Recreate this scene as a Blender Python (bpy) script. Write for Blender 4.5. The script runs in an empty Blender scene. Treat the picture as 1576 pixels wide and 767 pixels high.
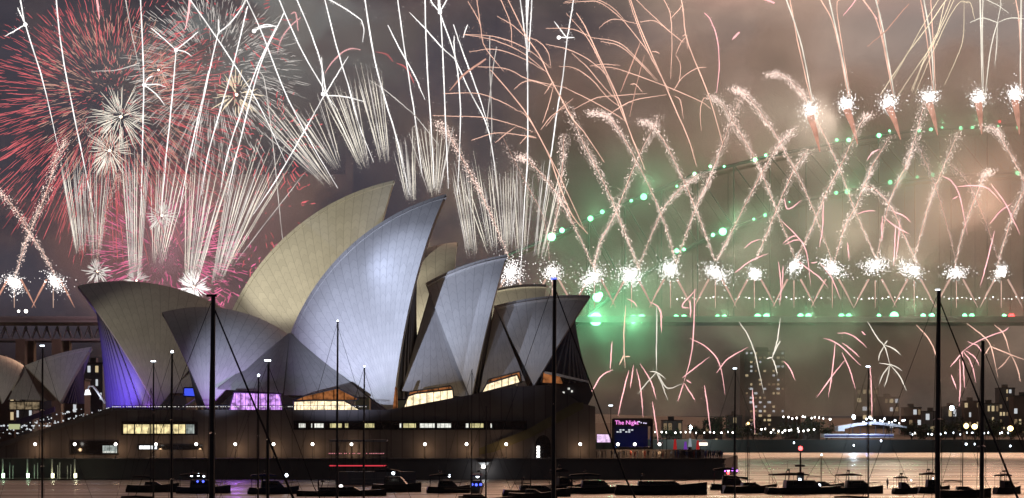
import bpy, bmesh, math, random
import numpy as np
from mathutils import Vector, Matrix
R = math.radians
random.seed(7); rng = np.random.default_rng(7)
sc = bpy.context.scene
COL = sc.collection
F, CX, HY, CH = 4057.0, 788.0, 665.0, 10.0      # focal length, optical centre and horizon of the photograph (photo pixels), eye height
# ---------------------------------------------------------------- camera
cd = bpy.data.cameras.new('camera'); cam = bpy.data.objects.new('camera', cd); COL.objects.link(cam)
cam.location = (0, 0, CH); cam.rotation_euler = (R(90), 0, 0)
cd.sensor_width = 36; cd.lens = 36 * F / 1576; cd.shift_y = (HY - 383.5) / 1576
cd.clip_start = 1; cd.clip_end = 20000
sc.camera = cam
# ---------------------------------------------------------------- night sky full of lit smoke
w = bpy.data.worlds.new('World'); sc.world = w; w.use_nodes = True
nt = w.node_tree; nt.nodes.clear()
def N(t, **k):
    n = nt.nodes.new(t)
    for a, v in k.items(): setattr(n, a, v)
    return n
def L(a, b): nt.links.new(a, b)
def M_(op, a, b=None, c=None):
    n = N('ShaderNodeMath', operation=op)
    for i, v in enumerate((a, b, c)):
        if v is None: continue
        if isinstance(v, (int, float)): n.inputs[i].default_value = v
        else: L(v, n.inputs[i])
    return n.outputs[0]
def SM(v, a, b, lo=0., hi=1.):
    n = N('ShaderNodeMapRange', interpolation_type='SMOOTHSTEP'); L(v, n.inputs[0])
    n.inputs[1].default_value = a; n.inputs[2].default_value = b; n.inputs[3].default_value = lo; n.inputs[4].default_value = hi
    return n.outputs[0]
def MX(f, a, b, mode='MIX'):
    n = N('ShaderNodeMix', data_type='RGBA', blend_type=mode)
    if isinstance(f, (int, float)): n.inputs[0].default_value = f
    else: L(f, n.inputs[0])
    for i, v in ((6, a), (7, b)):
        if isinstance(v, tuple): n.inputs[i].default_value = (*v, 1)
        else: L(v, n.inputs[i])
    return n.outputs[2]
tc = N('ShaderNodeTexCoord'); sep = N('ShaderNodeSeparateXYZ'); L(tc.outputs['Generated'], sep.inputs[0])
X, Y, Z = sep.outputs
mp = N('ShaderNodeMapping'); mp.inputs['Scale'].default_value = (1, 1, 1.7); L(tc.outputs['Generated'], mp.inputs[0])
n1 = N('ShaderNodeTexNoise'); L(mp.outputs[0], n1.inputs['Vector']); n1.inputs['Scale'].default_value = 14; n1.inputs['Detail'].default_value = 6; n1.inputs['Roughness'].default_value = .55
n2 = N('ShaderNodeTexNoise'); L(mp.outputs[0], n2.inputs['Vector']); n2.inputs['Scale'].default_value = 34; n2.inputs['Detail'].default_value = 5; n2.inputs['Distortion'].default_value = .6
fx = M_('ADD', X, M_('MULTIPLY', M_('SUBTRACT', n1.outputs[0], .5), .10))
warm = SM(fx, -.02, .17)
col = MX(warm, (.044, .042, .060), (.56, .39, .30))
col = MX(M_('MULTIPLY', SM(Z, .07, .17), SM(X, .06, .16)), col, (.22, .185, .175))      # thinner, greyer smoke high above the bridge
teal = M_('MULTIPLY', M_('MULTIPLY', SM(X, -.17, -.10), SM(X, -.03, -.09)), SM(Z, .09, .155))
col = MX(M_('MULTIPLY', teal, SM(n2.outputs[0], .38, .62)), col, (.15, .18, .185))        # pale drifts between the bursts
col = MX(1., col, MX(SM(n1.outputs[0], .3, .7), (.72, .72, .74), (1.28, 1.26, 1.24)), 'MULTIPLY')
col = MX(SM(Z, .018, .056), MX(1., col, (.13, .145, .16), 'MULTIPLY'), col)                    # the air under the deck is in shade
bil = SM(n1.outputs[0], .30, .66, .25, 1.)
over = M_('MULTIPLY', M_('MULTIPLY', M_('MULTIPLY', SM(Z, .15, .30), bil), M_('MULTIPLY', SM(X, -.12, .14, .10, 1.), SM(X, .75, .35))), SM(Z, .80, .45))  # glow added overhead to brighten the water, broken into smoke billows
nx = N('ShaderNodeTexNoise'); L(mp.outputs[0], nx.inputs['Vector']); nx.inputs['Scale'].default_value = 9; nx.inputs['Detail'].default_value = 2
col = MX(over, col, MX(SM(nx.outputs[0], .42, .58), (10.5, 3.9, 2.9), (8.2, 6.2, 3.5)))
col = MX(SM(Y, .25, .75), (.016, .016, .024), col)
sky = N('ShaderNodeTexSky', sky_type='NISHITA'); sky.sun_disc = False; sky.sun_elevation = R(1); sky.sun_rotation = R(200)
add = MX(.004, col, sky.outputs[0], 'ADD')
bg = N('ShaderNodeBackground'); L(add, bg.inputs[0]); bg.inputs[1].default_value = 1.0
out = N('ShaderNodeOutputWorld'); L(bg.outputs[0], out.inputs[0])
# ---------------------------------------------------------------- moon-weak directional light, and the exposure
sd = bpy.data.lights.new('sun', 'SUN'); so = bpy.data.objects.new('sun', sd); COL.objects.link(so)
sd.energy = .05; sd.angle = R(12); sd.color = (1, .9, .85); so.rotation_euler = (R(60), 0, R(-20))
sc.view_settings.view_transform = 'Standard'; sc.view_settings.look = 'None'
sc.view_settings.exposure = 0; sc.view_settings.gamma = 1; sc.view_settings.use_curve_mapping = False
cy = sc.cycles
cy.use_denoising = True; cy.max_bounces = 5; cy.diffuse_bounces = 2; cy.glossy_bounces = 3; cy.volume_bounces = 0; cy.transmission_bounces = 3
cy.sample_clamp_indirect = 4; cy.caustics_reflective = False; cy.caustics_refractive = False
# ---------------------------------------------------------------- helpers
def at(px, py, D):                       # the point at depth D that the photograph shows at (px, py)
    return Vector(((px - CX) / F * D, D, CH - (py - HY) / F * D))
def gx(px, D): return (px - CX) / F * D
def gz(py, D): return CH - (py - HY) / F * D
ORG = {}
def tag(o, label=None, cat=None, group=None, kind=None):
    if label: o['label'] = label
    if cat: o['category'] = cat
    if group: o['group'] = group
    if kind: o['kind'] = kind
    return o
def thing(name, loc, label, cat, group=None):
    o = bpy.data.objects.new(name, None); COL.objects.link(o); o.location = loc; o.empty_display_size = .5
    ORG[o.name] = Vector(loc)
    return tag(o, label, cat, group)
def lamp(kind, name, loc, energy, color, radius=.3, parent=None, target=None, spot=None, blend=.6):
    d = bpy.data.lights.new(name, kind); d.energy = energy; d.color = color; d.shadow_soft_size = radius
    o = bpy.data.objects.new(name, d); COL.objects.link(o)
    loc = Vector(loc)
    if target is not None: o.rotation_euler = (Vector(target) - loc).to_track_quat('-Z', 'Y').to_euler()
    if spot: d.spot_size = R(spot); d.spot_blend = blend
    if parent is not None: o.parent = parent; loc = loc - ORG[parent.name]
    o.location = loc
    return o
class MB:
    def __init__(s): s.v = []; s.f = []; s.uv = None; s.smooth = False
    def add(s, vs, fs):
        b = len(s.v); s.v += [tuple(p) for p in vs]; s.f += [tuple(i + b for i in q) for q in fs]; return s
    def box(s, x0, x1, y0, y1, z0, z1):
        vs = [(x, y, z) for z in (z0, z1) for y in (y0, y1) for x in (x0, x1)]
        return s.add(vs, [(0, 2, 3, 1), (4, 5, 7, 6), (0, 1, 5, 4), (2, 6, 7, 3), (0, 4, 6, 2), (1, 3, 7, 5)])
    def prism(s, poly, y0, y1):          # polygon of (x, z) pushed from y0 to y1
        n = len(poly)
        vs = [(x, y0, z) for x, z in poly] + [(x, y1, z) for x, z in poly]
        fs = [tuple(range(n)), tuple(range(2 * n - 1, n - 1, -1))] + [(i, i + n, (i + 1) % n + n, (i + 1) % n) for i in range(n)]
        return s.add(vs, fs)
    def plan(s, poly, z0, z1):           # polygon of (x, y) raised from z0 to z1
        n = len(poly)
        vs = [(x, y, z0) for x, y in poly] + [(x, y, z1) for x, y in poly]
        fs = [tuple(range(n - 1, -1, -1)), tuple(range(n, 2 * n))] + [(i, (i + 1) % n, (i + 1) % n + n, i + n) for i in range(n)]
        return s.add(vs, fs)
    def tube(s, pts, rad, n=6):
        pts = [Vector(p) for p in pts]
        if isinstance(rad, (int, float)): rad = [rad] * len(pts)
        vs, fs = [], []
        for i, p in enumerate(pts):
            t = (pts[min(i + 1, len(pts) - 1)] - pts[max(i - 1, 0)]).normalized()
            a = t.cross(Vector((0, 1, 0)) if abs(t.y) < .8 else Vector((1, 0, 0))).normalized(); b = t.cross(a)
            for k in range(n):
                q = 2 * math.pi * k / n; vs.append(p + (a * math.cos(q) + b * math.sin(q)) * rad[i])
        for i in range(len(pts) - 1):
            for k in range(n): fs.append((i * n + k, i * n + (k + 1) % n, (i + 1) * n + (k + 1) % n, (i + 1) * n + k))
        fs.append(tuple(range(n - 1, -1, -1))); fs.append(tuple(range((len(pts) - 1) * n, len(pts) * n)))
        return s.add(vs, fs)
    def ball(s, c, r, nu=8, nv=6, sq=(1, 1, 1)):
        c = Vector(c); vs = [c + Vector((0, 0, r * sq[2]))]; fs = []
        for j in range(1, nv):
            p = math.pi * j / nv
            for i in range(nu):
                q = 2 * math.pi * i / nu
                vs.append(c + Vector((r * sq[0] * math.sin(p) * math.cos(q), r * sq[1] * math.sin(p) * math.sin(q), r * sq[2] * math.cos(p))))
        vs.append(c - Vector((0, 0, r * sq[2])))
        for i in range(nu): fs.append((0, 1 + i, 1 + (i + 1) % nu))
        for j in range(nv - 2):
            for i in range(nu):
                a = 1 + j * nu + i; b = 1 + j * nu + (i + 1) % nu; fs.append((a, a + nu, b + nu, b))
        e = len(vs) - 1
        for i in range(nu): fs.append((e, e - nu + (i + 1) % nu, e - nu + i))
        return s.add(vs, fs)
    def specks(s, P, r):                 # a small tetrahedral spark at each point
        P = np.asarray(P); r = np.broadcast_to(np.asarray(r, float), (len(P),))
        T = np.array([(1, 1, 1), (1, -1, -1), (-1, 1, -1), (-1, -1, 1)]) * .75
        b = len(s.v)
        s.v += [tuple(x) for x in (P[:, None, :] + T[None] * r[:, None, None]).reshape(-1, 3).tolist()]
        for i in range(len(P)):
            k = b + 4 * i; s.f += [(k, k + 1, k + 2), (k, k + 3, k + 1), (k, k + 2, k + 3), (k + 1, k + 3, k + 2)]
        return s
    def build(s, name, mat, parent=None, smooth=False, origin=None):
        o0 = ORG[parent.name] if parent is not None else (Vector(origin) if origin is not None else Vector((0, 0, 0)))
        me = bpy.data.meshes.new(name)
        me.from_pydata([(x - o0.x, y - o0.y, z - o0.z) for x, y, z in s.v], [], s.f)
        if s.uv is not None:
            ul = me.uv_layers.new(name='UVMap')
            for lp in me.loops: ul.data[lp.index].uv = s.uv[lp.vertex_index]
        if smooth:
            for p in me.polygons: p.use_smooth = True
        me.materials.append(mat); me.update()
        o = bpy.data.objects.new(name, me); COL.objects.link(o); ORG[o.name] = o0.copy()
        if parent is not None: o.parent = parent
        elif origin is not None: o.location = origin
        return o
KIDS = {}
def copy_tree(o, parent=None, kids=None):
    c = o.copy(); COL.objects.link(c); c.parent = parent
    for ch in list(o.children): copy_tree(ch, c)
    return c
def spline(pts, n):                      # smooth curve (Catmull-Rom) through the points
    pts = [Vector(p) for p in pts]
    if len(pts) == 2: return [pts[0].lerp(pts[1], i / (n - 1)) for i in range(n)]
    P = [pts[0] * 2 - pts[1]] + pts + [pts[-1] * 2 - pts[-2]]
    out = []; m = len(pts) - 1
    for i in range(n):
        u = i / (n - 1) * m; k = min(int(u), m - 1); t = u - k
        a, b, c, d = P[k:k + 4]
        out.append(.5 * ((2 * b) + (c - a) * t + (2 * a - 5 * b + 4 * c - d) * t * t + (3 * b - a - 3 * c + d) * t ** 3))
    return out
# ---------------------------------------------------------------- materials
def mat(name, col, rough=.6, metal=0., var=.18, scale=3., bump=0., spec=.5, stretch=(1, 1, 1)):
    m = bpy.data.materials.new(name); m.use_nodes = True; t = m.node_tree; b = t.nodes['Principled BSDF']
    b.inputs['Roughness'].default_value = rough; b.inputs['Metallic'].default_value = metal; b.inputs['Specular IOR Level'].default_value = spec
    tc = t.nodes.new('ShaderNodeTexCoord'); mp = t.nodes.new('ShaderNodeMapping'); mp.inputs['Scale'].default_value = stretch
    t.links.new(tc.outputs['Object'], mp.inputs[0])
    no = t.nodes.new('ShaderNodeTexNoise'); no.inputs['Scale'].default_value = scale; no.inputs['Detail'].default_value = 5; t.links.new(mp.outputs[0], no.inputs['Vector'])
    cr = t.nodes.new('ShaderNodeMix'); cr.data_type = 'RGBA'
    cr.inputs[6].default_value = (*[c * (1 - var) for c in col], 1); cr.inputs[7].default_value = (*[min(1, c * (1 + var)) for c in col], 1)
    t.links.new(no.outputs[0], cr.inputs[0]); t.links.new(cr.outputs[2], b.inputs['Base Color'])
    if bump:
        bp = t.nodes.new('ShaderNodeBump'); bp.inputs['Strength'].default_value = bump; t.links.new(no.outputs[0], bp.inputs['Height']); t.links.new(bp.outputs[0], b.inputs['Normal'])
    return m
def emit(name, col, strength, sample='NONE', flick=0., scale=.15):
    m = bpy.data.materials.new(name); m.use_nodes = True; t = m.node_tree; t.nodes.clear()
    e = t.nodes.new('ShaderNodeEmission'); o = t.nodes.new('ShaderNodeOutputMaterial'); t.links.new(e.outputs[0], o.inputs[0])
    e.inputs[0].default_value = (*col, 1); e.inputs[1].default_value = strength
    if flick:
        tc = t.nodes.new('ShaderNodeTexCoord'); no = t.nodes.new('ShaderNodeTexNoise'); no.inputs['Scale'].default_value = scale; no.inputs['Detail'].default_value = 3
        t.links.new(tc.outputs['Object'], no.inputs['Vector'])
        mr = t.nodes.new('ShaderNodeMapRange'); mr.inputs[1].default_value = .3; mr.inputs[2].default_value = .7
        mr.inputs[3].default_value = strength * (1 - flick); mr.inputs[4].default_value = strength * (1 + flick)
        t.links.new(no.outputs[0], mr.inputs[0]); t.links.new(mr.outputs[0], e.inputs[1])
    m.cycles.emission_sampling = sample
    return m
def pane_mat(name, col, strength, dark=.25, sx=1.2, sz=.0):     # a lit room behind glazing: mullions and uneven furnishings
    m = bpy.data.materials.new(name); m.use_nodes = True; t = m.node_tree; t.nodes.clear(); l = t.links.new
    e = t.nodes.new('ShaderNodeEmission'); o = t.nodes.new('ShaderNodeOutputMaterial'); l(e.outputs[0], o.inputs[0])
    tc = t.nodes.new('ShaderNodeTexCoord'); sp = t.nodes.new('ShaderNodeSeparateXYZ'); l(tc.outputs['Object'], sp.inputs[0])
    def mth(op, a, b):
        n = t.nodes.new('ShaderNodeMath'); n.operation = op
        for i, v in enumerate((a, b)):
            if isinstance(v, (int, float)): n.inputs[i].default_value = v
            else: l(v, n.inputs[i])
        return n.outputs[0]
    fr = mth('FRACT', mth('MULTIPLY', sp.outputs[0], 1 / sx), 0); bar = mth('GREATER_THAN', fr, .12)
    no = t.nodes.new('ShaderNodeTexNoise'); no.inputs['Scale'].default_value = .9; no.inputs['Detail'].default_value = 4; l(tc.outputs['Object'], no.inputs['Vector'])
    mr = t.nodes.new('ShaderNodeMapRange'); mr.inputs[1].default_value = .32; mr.inputs[2].default_value = .62; mr.inputs[3].default_value = dark; l(no.outputs[0], mr.inputs[0])
    s = mth('MULTIPLY', mth('MULTIPLY', mth('ADD', mth('MULTIPLY', bar, .75), .25), mr.outputs[0]), strength)
    l(s, e.inputs[1]); e.inputs[0].default_value = (*col, 1)
    m.cycles.emission_sampling = 'NONE'
    return m
DARK = mat('dark_metal', (.03, .03, .035), .5, .3)
STEEL = mat('bridge_steel', (.26, .26, .27), .6, .2)
GRAN = None
BLACKGLASS = mat('dark_glass', (.012, .013, .016), .12, 0, .1)
LW = emit('lamp_white', (1, .95, .88), 9)
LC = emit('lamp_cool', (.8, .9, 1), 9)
LY = emit('lamp_yellow', (1, .72, .28), 8)
LG = emit('lamp_green', (.2, 1, .42), 8)
LR = emit('lamp_red', (1, .05, .05), 10)
LB = emit('lamp_blue', (.08, .12, 1), 3)
LP = emit('lamp_purple', (.45, .12, 1), 5)
# ================================================================ SETTING: harbour water, shore, quay
def wet():
    m = bpy.data.materials.new('harbour_water'); m.use_nodes = True; t = m.node_tree; b = t.nodes['Principled BSDF']; l = t.links.new
    b.inputs['Base Color'].default_value = (.006, .008, .011, 1); b.inputs['Roughness'].default_value = .42; b.inputs['IOR'].default_value = 1.333
    tc = t.nodes.new('ShaderNodeTexCoord'); mp = t.nodes.new('ShaderNodeMapping'); mp.inputs['Scale'].default_value = (.005, .10, 1); l(tc.outputs['Object'], mp.inputs[0])
    no = t.nodes.new('ShaderNodeTexNoise'); no.inputs['Scale'].default_value = 1; no.inputs['Detail'].default_value = 3; l(mp.outputs[0], no.inputs['Vector'])
    mp2 = t.nodes.new('ShaderNodeMapping'); mp2.inputs['Scale'].default_value = (.15, .45, 1); l(tc.outputs['Object'], mp2.inputs[0])
    n2 = t.nodes.new('ShaderNodeTexNoise'); n2.inputs['Scale'].default_value = 1; n2.inputs['Detail'].default_value = 3; l(mp2.outputs[0], n2.inputs['Vector'])
    mp3 = t.nodes.new('ShaderNodeMapping'); mp3.inputs['Scale'].default_value = (.007, .075, 1); mp3.inputs['Location'].default_value = (3, 7, 0); l(tc.outputs['Object'], mp3.inputs[0])
    n3 = t.nodes.new('ShaderNodeTexNoise'); n3.inputs['Scale'].default_value = 1; n3.inputs['Detail'].default_value = 3; l(mp3.outputs[0], n3.inputs['Vector'])
    lane = t.nodes.new('ShaderNodeMapRange'); lane.inputs[1].default_value = .36; lane.inputs[2].default_value = .62; lane.inputs[3].default_value = .22; lane.inputs[4].default_value = .50; l(n3.outputs[0], lane.inputs[0]); l(lane.outputs[0], b.inputs['Roughness'])   # wind lanes and slicks
    b1 = t.nodes.new('ShaderNodeBump'); b1.inputs['Strength'].default_value = 1; b1.inputs['Distance'].default_value = 4.5; l(no.outputs[0], b1.inputs['Height'])
    b2 = t.nodes.new('ShaderNodeBump'); b2.inputs['Strength'].default_value = .8; b2.inputs['Distance'].default_value = .25; l(n2.outputs[0], b2.inputs['Height']); l(b1.outputs[0], b2.inputs['Normal'])
    l(b2.outputs[0], b.inputs['Normal'])
    return m
wb = MB(); wb.add([(-9000, -300, 0), (9000, -300, 0), (9000, 14000, 0), (-9000, 14000, 0)], [(0, 1, 2, 3)])
tag(wb.build('water', wet()), kind='structure')
# far shore: low wooded headland
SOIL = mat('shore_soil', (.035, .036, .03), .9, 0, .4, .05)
def land(name, x0, x1, y0, y1, hf, nx=60, ny=14):
    vs, fs = [], []
    for j in range(ny):
        for i in range(nx):
            u, v = i / (nx - 1), j / (ny - 1)
            x = x0 + (x1 - x0) * u; y = y0 + (y1 - y0) * v + (8 * math.sin(x * .021) + 4 * math.sin(x * .06 + 1)) * (1 - v)
            vs.append((x, y, -1 if j == 0 else hf(u, v, x)))
    for j in range(ny - 1):
        for i in range(nx - 1): a = j * nx + i; fs.append((a, a + 1, a + nx + 1, a + nx))
    b = MB(); b.add(vs, fs); return tag(b.build(name, SOIL, smooth=True), kind='structure')
land('hill', 20, 1500, 1292, 2300, lambda u, v, x: 2.5 + 20 * min(1, v * 1.6) + 4 * math.sin(x * .013 + 2) * v)
land('shore', -900, -140, 960, 2000, lambda u, v, x: 3 + 14 * v)
SEAWALL = mat('sandstone_seawall', (.16, .13, .10), .9, 0, .35, .3)
b = MB(); b.box(20, 1500, 1283, 1300, -1, 6.3); tag(b.build('sea_wall_and_reflection', SOIL), 'dark sea wall along the far shore, raised to stand for the hill reflection', 'wall')  # raised and dark to stand for the land's reflection in the water
# the quay the building stands on
QUAY = mat('quay_concrete', (.12, .11, .11), .85, 0, .3, .25, .3)
b = MB(); xr = gx(1115, 556)
b.plan([(-260, 556), (xr, 556), (xr + 10, 640), (xr - 8, 720), (-260, 760)], -3, 4.33)
b.plan([(-260, 555.7), (xr + .3, 555.7), (xr + .3, 557), (-260, 557)], 4.1, 4.45)
tag(b.build('quay', QUAY), kind='structure')
# ================================================================ PODIUM
def granite():
    m = mat('pink_granite_panels', (.125, .108, .106), .75, 0, .22, .35)
    t = m.node_tree; bs = t.nodes['Principled BSDF']; l = t.links.new
    src = bs.inputs['Base Color'].links[0].from_socket
    tc = t.nodes.new('ShaderNodeTexCoord'); sp = t.nodes.new('ShaderNodeSeparateXYZ'); l(tc.outputs['Object'], sp.inputs[0])
    a = t.nodes.new('ShaderNodeMath'); a.operation = 'MULTIPLY'; a.inputs[1].default_value = 1 / 2.4; l(sp.outputs[0], a.inputs[0])
    f = t.nodes.new('ShaderNodeMath'); f.operation = 'FRACT'; l(a.outputs[0], f.inputs[0])
    g = t.nodes.new('ShaderNodeMath'); g.operation = 'GREATER_THAN'; g.inputs[1].default_value = .045; l(f.outputs[0], g.inputs[0])
    fl = t.nodes.new('ShaderNodeMath'); fl.operation = 'FLOOR'; l(a.outputs[0], fl.inputs[0])
    wn = t.nodes.new('ShaderNodeTexWhiteNoise'); wn.noise_dimensions = '1D'; l(fl.outputs[0], wn.inputs['W'])
    mr = t.nodes.new('ShaderNodeMapRange'); mr.inputs[3].default_value = .8; mr.inputs[4].default_value = 1.15; l(wn.outputs[0], mr.inputs[0])
    k = t.nodes.new('ShaderNodeMath'); k.operation = 'MULTIPLY'; l(g.outputs[0], k.inputs[0]); l(mr.outputs[0], k.inputs[1])
    mx = t.nodes.new('ShaderNodeMix'); mx.data_type = 'RGBA'; mx.blend_type = 'MULTIPLY'; mx.inputs[0].default_value = .8
    l(src, mx.inputs[6]); l(k.outputs[0], mx.inputs[7]); l(mx.outputs[2], bs.inputs['Base Color'])
    return m
GRAN = granite(); OLIVE_LIT = mat('olive_lit_concrete', (.11, .10, .055), .85, 0, .3, .6)  # concrete tinted with the olive light that falls on the ramp
PY = 575.0
pod = thing('podium', (gx(500, PY), PY, 4.33), 'long brown granite podium wall with window slots carrying all the big white sails', 'building', None)
def pp(L_, D=PY): return [(gx(x, D), gz(y, D)) for x, y in L_]
b = MB()
b.prism(pp([(-190, 706), (-190, 690), (0, 688), (172, 631), (596, 631), (650, 622), (700, 612.5), (750, 602.5), (800, 595), (835, 593), (858, 600), (880, 612), (894, 621), (916, 626), (917, 706)]), PY, PY + 120)
b.build('granite_wall', GRAN, pod)
# sloping parapets of the great stair, and its steps
for (x0, y0, x1, y1, yy, nm) in ((-60, 703, 172, 630, PY - .5, 'stair_parapet'), (-60, 681, 84, 629, PY + 70, 'stair_parapet')):
    b = MB(); b.prism([(gx(x0, yy), gz(y0 + 5, yy)), (gx(x0, yy), gz(y0 - 3, yy)), (gx(x1, yy), gz(y1 - 3, yy)), (gx(x1, yy), gz(y1 + 5, yy))], yy, yy + .8); b.build(nm, QUAY, pod)
b = MB(); xa, xb = gx(-60, PY), gx(170, PY)
for k in range(40):
    x = xa + (xb - xa) * k / 40; z = gz(706, PY) + (gz(632, PY) - gz(706, PY)) * (k + 1) / 40
    b.box(x, x + (xb - xa) / 40, PY + 121, PY + 150, 4.3, z)
b.build('stair_flight', QUAY, pod)
# ramp of the north-east stair, its olive light put into the base colour
b = MB(); b.prism(pp([(738, 700), (738, 690), (812, 661), (884, 620), (898, 620), (898, 629), (820, 672), (760, 696)], PY - .6), PY - .6, PY - .02); b.build('ramp_parapet', OLIVE_LIT, pod)
# upper balustrade
b = MB()
for i in range(66):
    x = gx(174 + i * 6, PY); b.box(x - .03, x + .03, PY + .3, PY + .36, gz(631, PY), gz(624.5, PY))
b.box(gx(173, PY), gx(566, PY), PY + .28, PY + .38, gz(625, PY), gz(624.3, PY)); b.build('railing', DARK, pod)
b = MB()
for i in range(170):
    x = gx(174 + i * 2.3 + random.uniform(-.5, .5), PY)
    if random.random() < .8: b.box(x - .07, x + .07, PY + .18, PY + .26, gz(626.6, PY), gz(625.7, PY))
tag(b.build('light_string', emit('string_lights', (1, .95, .9), 1.3), pod), kind='stuff')
# window slots
def slot(x0, y0, x1, y1, name='window_recess'):
    b = MB(); b.box(gx(x0, PY), gx(x1, PY), PY - .05, PY - .003, gz(y1, PY), gz(y0, PY)); f = b.build(name, BLACKGLASS, pod)
    b = MB(); e = .14; X0, X1, Z0, Z1 = gx(x0, PY), gx(x1, PY), gz(y1, PY), gz(y0, PY)
    b.box(X0 - e, X1 + e, PY - .3, PY - .003, Z1, Z1 + e); b.box(X0 - e, X1 + e, PY - .3, PY - .003, Z0 - e, Z0)
    b.box(X0 - e, X0, PY - .3, PY - .003, Z0, Z1); b.box(X1, X1 + e, PY - .3, PY - .003, Z0, Z1)
    b.build('window_frame', DARK, f); return f
def pane(f, x0, y0, x1, y1, m):
    b = MB(); b.box(gx(x0, PY), gx(x1, PY), PY - .12, PY - .055, gz(y1, PY), gz(y0, PY)); b.build('lit_pane', m, f)
PW = pane_mat('lit_office_white', (.95, .95, .86), 1.1, .5, .9); PYL = pane_mat('lit_office_yellow', (.95, .85, .42), .8, .45, 1.3)
PWARM = pane_mat('lit_room_warm', (1, .82, .42), 1.25, .3, 1.6); PGR = pane_mat('lit_room_grey', (.75, .85, .8), .55, .3, 1)
f = slot(452, 648.5, 810, 661)
for a, c, m in ((460, 470, PW), (479, 480.5, PW), (484, 498, PW), (508, 526, PYL), (531, 536, PYL), (559, 576, PYL), (615, 617.5, PW), (621, 640, PYL), (646, 669, PW), (673, 694, PW), (717, 721, PW), (724, 744, PYL), (755, 757, PW)):
    pane(f, a, 652, c, 658.5, m)
f = slot(188, 650, 304, 669)
for a, c, m in ((190, 206, PWARM), (208, 231, PWARM), (233, 262, PWARM), (265, 285, PWARM), (287, 299, PGR)): pane(f, a, 653.5, c, 667.5, m)
f = slot(109, 680, 182, 698.5)
pane(f, 158, 686, 180, 697.5, PGR); pane(f, 158, 695, 180, 697, LC and PW)
f = slot(213, 685, 311, 692); pane(f, 214.5, 686, 241.5, 691.5, emit('lit_counter', (.95, .97, 1), 1.6))
# arched stage door
b = MB(); b.prism([(gx(836 + 12 * math.cos(a), PY), gz(686 - 16 * math.sin(a) if a <= math.pi else 704, PY)) for a in [math.pi * k / 12 for k in range(13)]] + [(gx(824, PY), gz(704.9, PY)), (gx(848, PY), gz(704.9, PY))], PY - .1, PY - .004); dr = b.build('arched_door', BLACKGLASS, pod)
b = MB()
for k in range(4): b.box(gx(826.5, PY), gx(830.5, PY), PY - .3, PY - .1, gz(690.5 + 4.6 * k, PY), gz(687 + 4.6 * k, PY))
b.build('light_strip', LW, dr)
# ================================================================ THE SAILS
def tiles(name, col, rough=.35):
    m = bpy.data.materials.new(name); m.use_nodes = True; t = m.node_tree; b = t.nodes['Principled BSDF']; l = t.links.new
    b.inputs['Roughness'].default_value = rough
    uv = t.nodes.new('ShaderNodeUVMap'); uv.uv_map = 'UVMap'; sp = t.nodes.new('ShaderNodeSeparateXYZ'); l(uv.outputs[0], sp.inputs[0])
    def mth(op, a, c=0., d=None):
        n = t.nodes.new('ShaderNodeMath'); n.operation = op
        for i, v in enumerate((a, c, d)):
            if v is None: continue
            if isinstance(v, (int, float)): n.inputs[i].default_value = v
            else: l(v, n.inputs[i])
        return n.outputs[0]
    fu = mth('FRACT', sp.outputs[0]); tri = mth('ABSOLUTE', mth('SUBTRACT', fu, .5))
    rib = mth('LESS_THAN', mth('SUBTRACT', .5, tri), .035)
    fv = mth('FRACT', mth('ADD', sp.outputs[1], mth('MULTIPLY', tri, 1.1)))
    chev = mth('LESS_THAN', fv, .07)
    line = mth('MAXIMUM', rib, mth('MULTIPLY', chev, .75))
    wn = t.nodes.new('ShaderNodeTexWhiteNoise'); wn.noise_dimensions = '2D'
    cb = t.nodes.new('ShaderNodeCombineXYZ'); l(mth('FLOOR', sp.outputs[0]), cb.inputs[0]); l(mth('FLOOR', mth('ADD', sp.outputs[1], mth('MULTIPLY', tri, 1.1))), cb.inputs[1]); l(cb.outputs[0], wn.inputs['Vector'])
    mr = t.nodes.new('ShaderNodeMapRange'); mr.inputs[3].default_value = .93; mr.inputs[4].default_value = 1.04; l(wn.outputs[0], mr.inputs[0])
    tc = t.nodes.new('ShaderNodeTexCoord'); no = t.nodes.new('ShaderNodeTexNoise'); no.inputs['Scale'].default_value = .12; no.inputs['Detail'].default_value = 6; l(tc.outputs['Object'], no.inputs['Vector'])
    m2 = t.nodes.new('ShaderNodeMapRange'); m2.inputs[3].default_value = .86; m2.inputs[4].default_value = 1.1; l(no.outputs[0], m2.inputs[0])
    val = mth('MULTIPLY', mth('MULTIPLY', mr.outputs[0], m2.outputs[0]), mth('SUBTRACT', 1, mth('MULTIPLY', line, .27)))
    mx = t.nodes.new('ShaderNodeMix'); mx.data_type = 'RGBA'; mx.blend_type = 'MULTIPLY'; mx.inputs[0].default_value = 1
    mx.inputs[6].default_value = (*col, 1); l(val, mx.inputs[7]); l(mx.outputs[2], b.inputs['Base Color'])
    l(mth('ADD', mth('MULTIPLY', line, .3), rough), b.inputs['Roughness'])
    return m
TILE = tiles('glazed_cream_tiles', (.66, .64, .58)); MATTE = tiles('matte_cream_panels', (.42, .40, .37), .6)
def hall(X0px, Y0, a):
    return dict(X0=gx(X0px, Y0), Y0=Y0, s=math.sin(R(a)), c=math.cos(R(a)))
def on(h, px, py, off=0.):               # the point on the hall's axis plane (moved off metres towards the harbour) that shows at (px, py)
    k = (px - CX) / F; s, c = h['s'], h['c']
    y = ((h['Y0'] - off * c) * c - (h['X0'] + off * s) * s) / (c - k * s)
    return Vector((k * y, y, CH - (py - HY) / F * y))
def slerp(a, b, t):
    w = math.acos(max(-1, min(1, a.normalized().dot(b.normalized()))))
    return (a * math.sin((1 - t) * w) + b * math.sin(t * w)) / math.sin(w) if w > 1e-6 else a.lerp(b, t)
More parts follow.
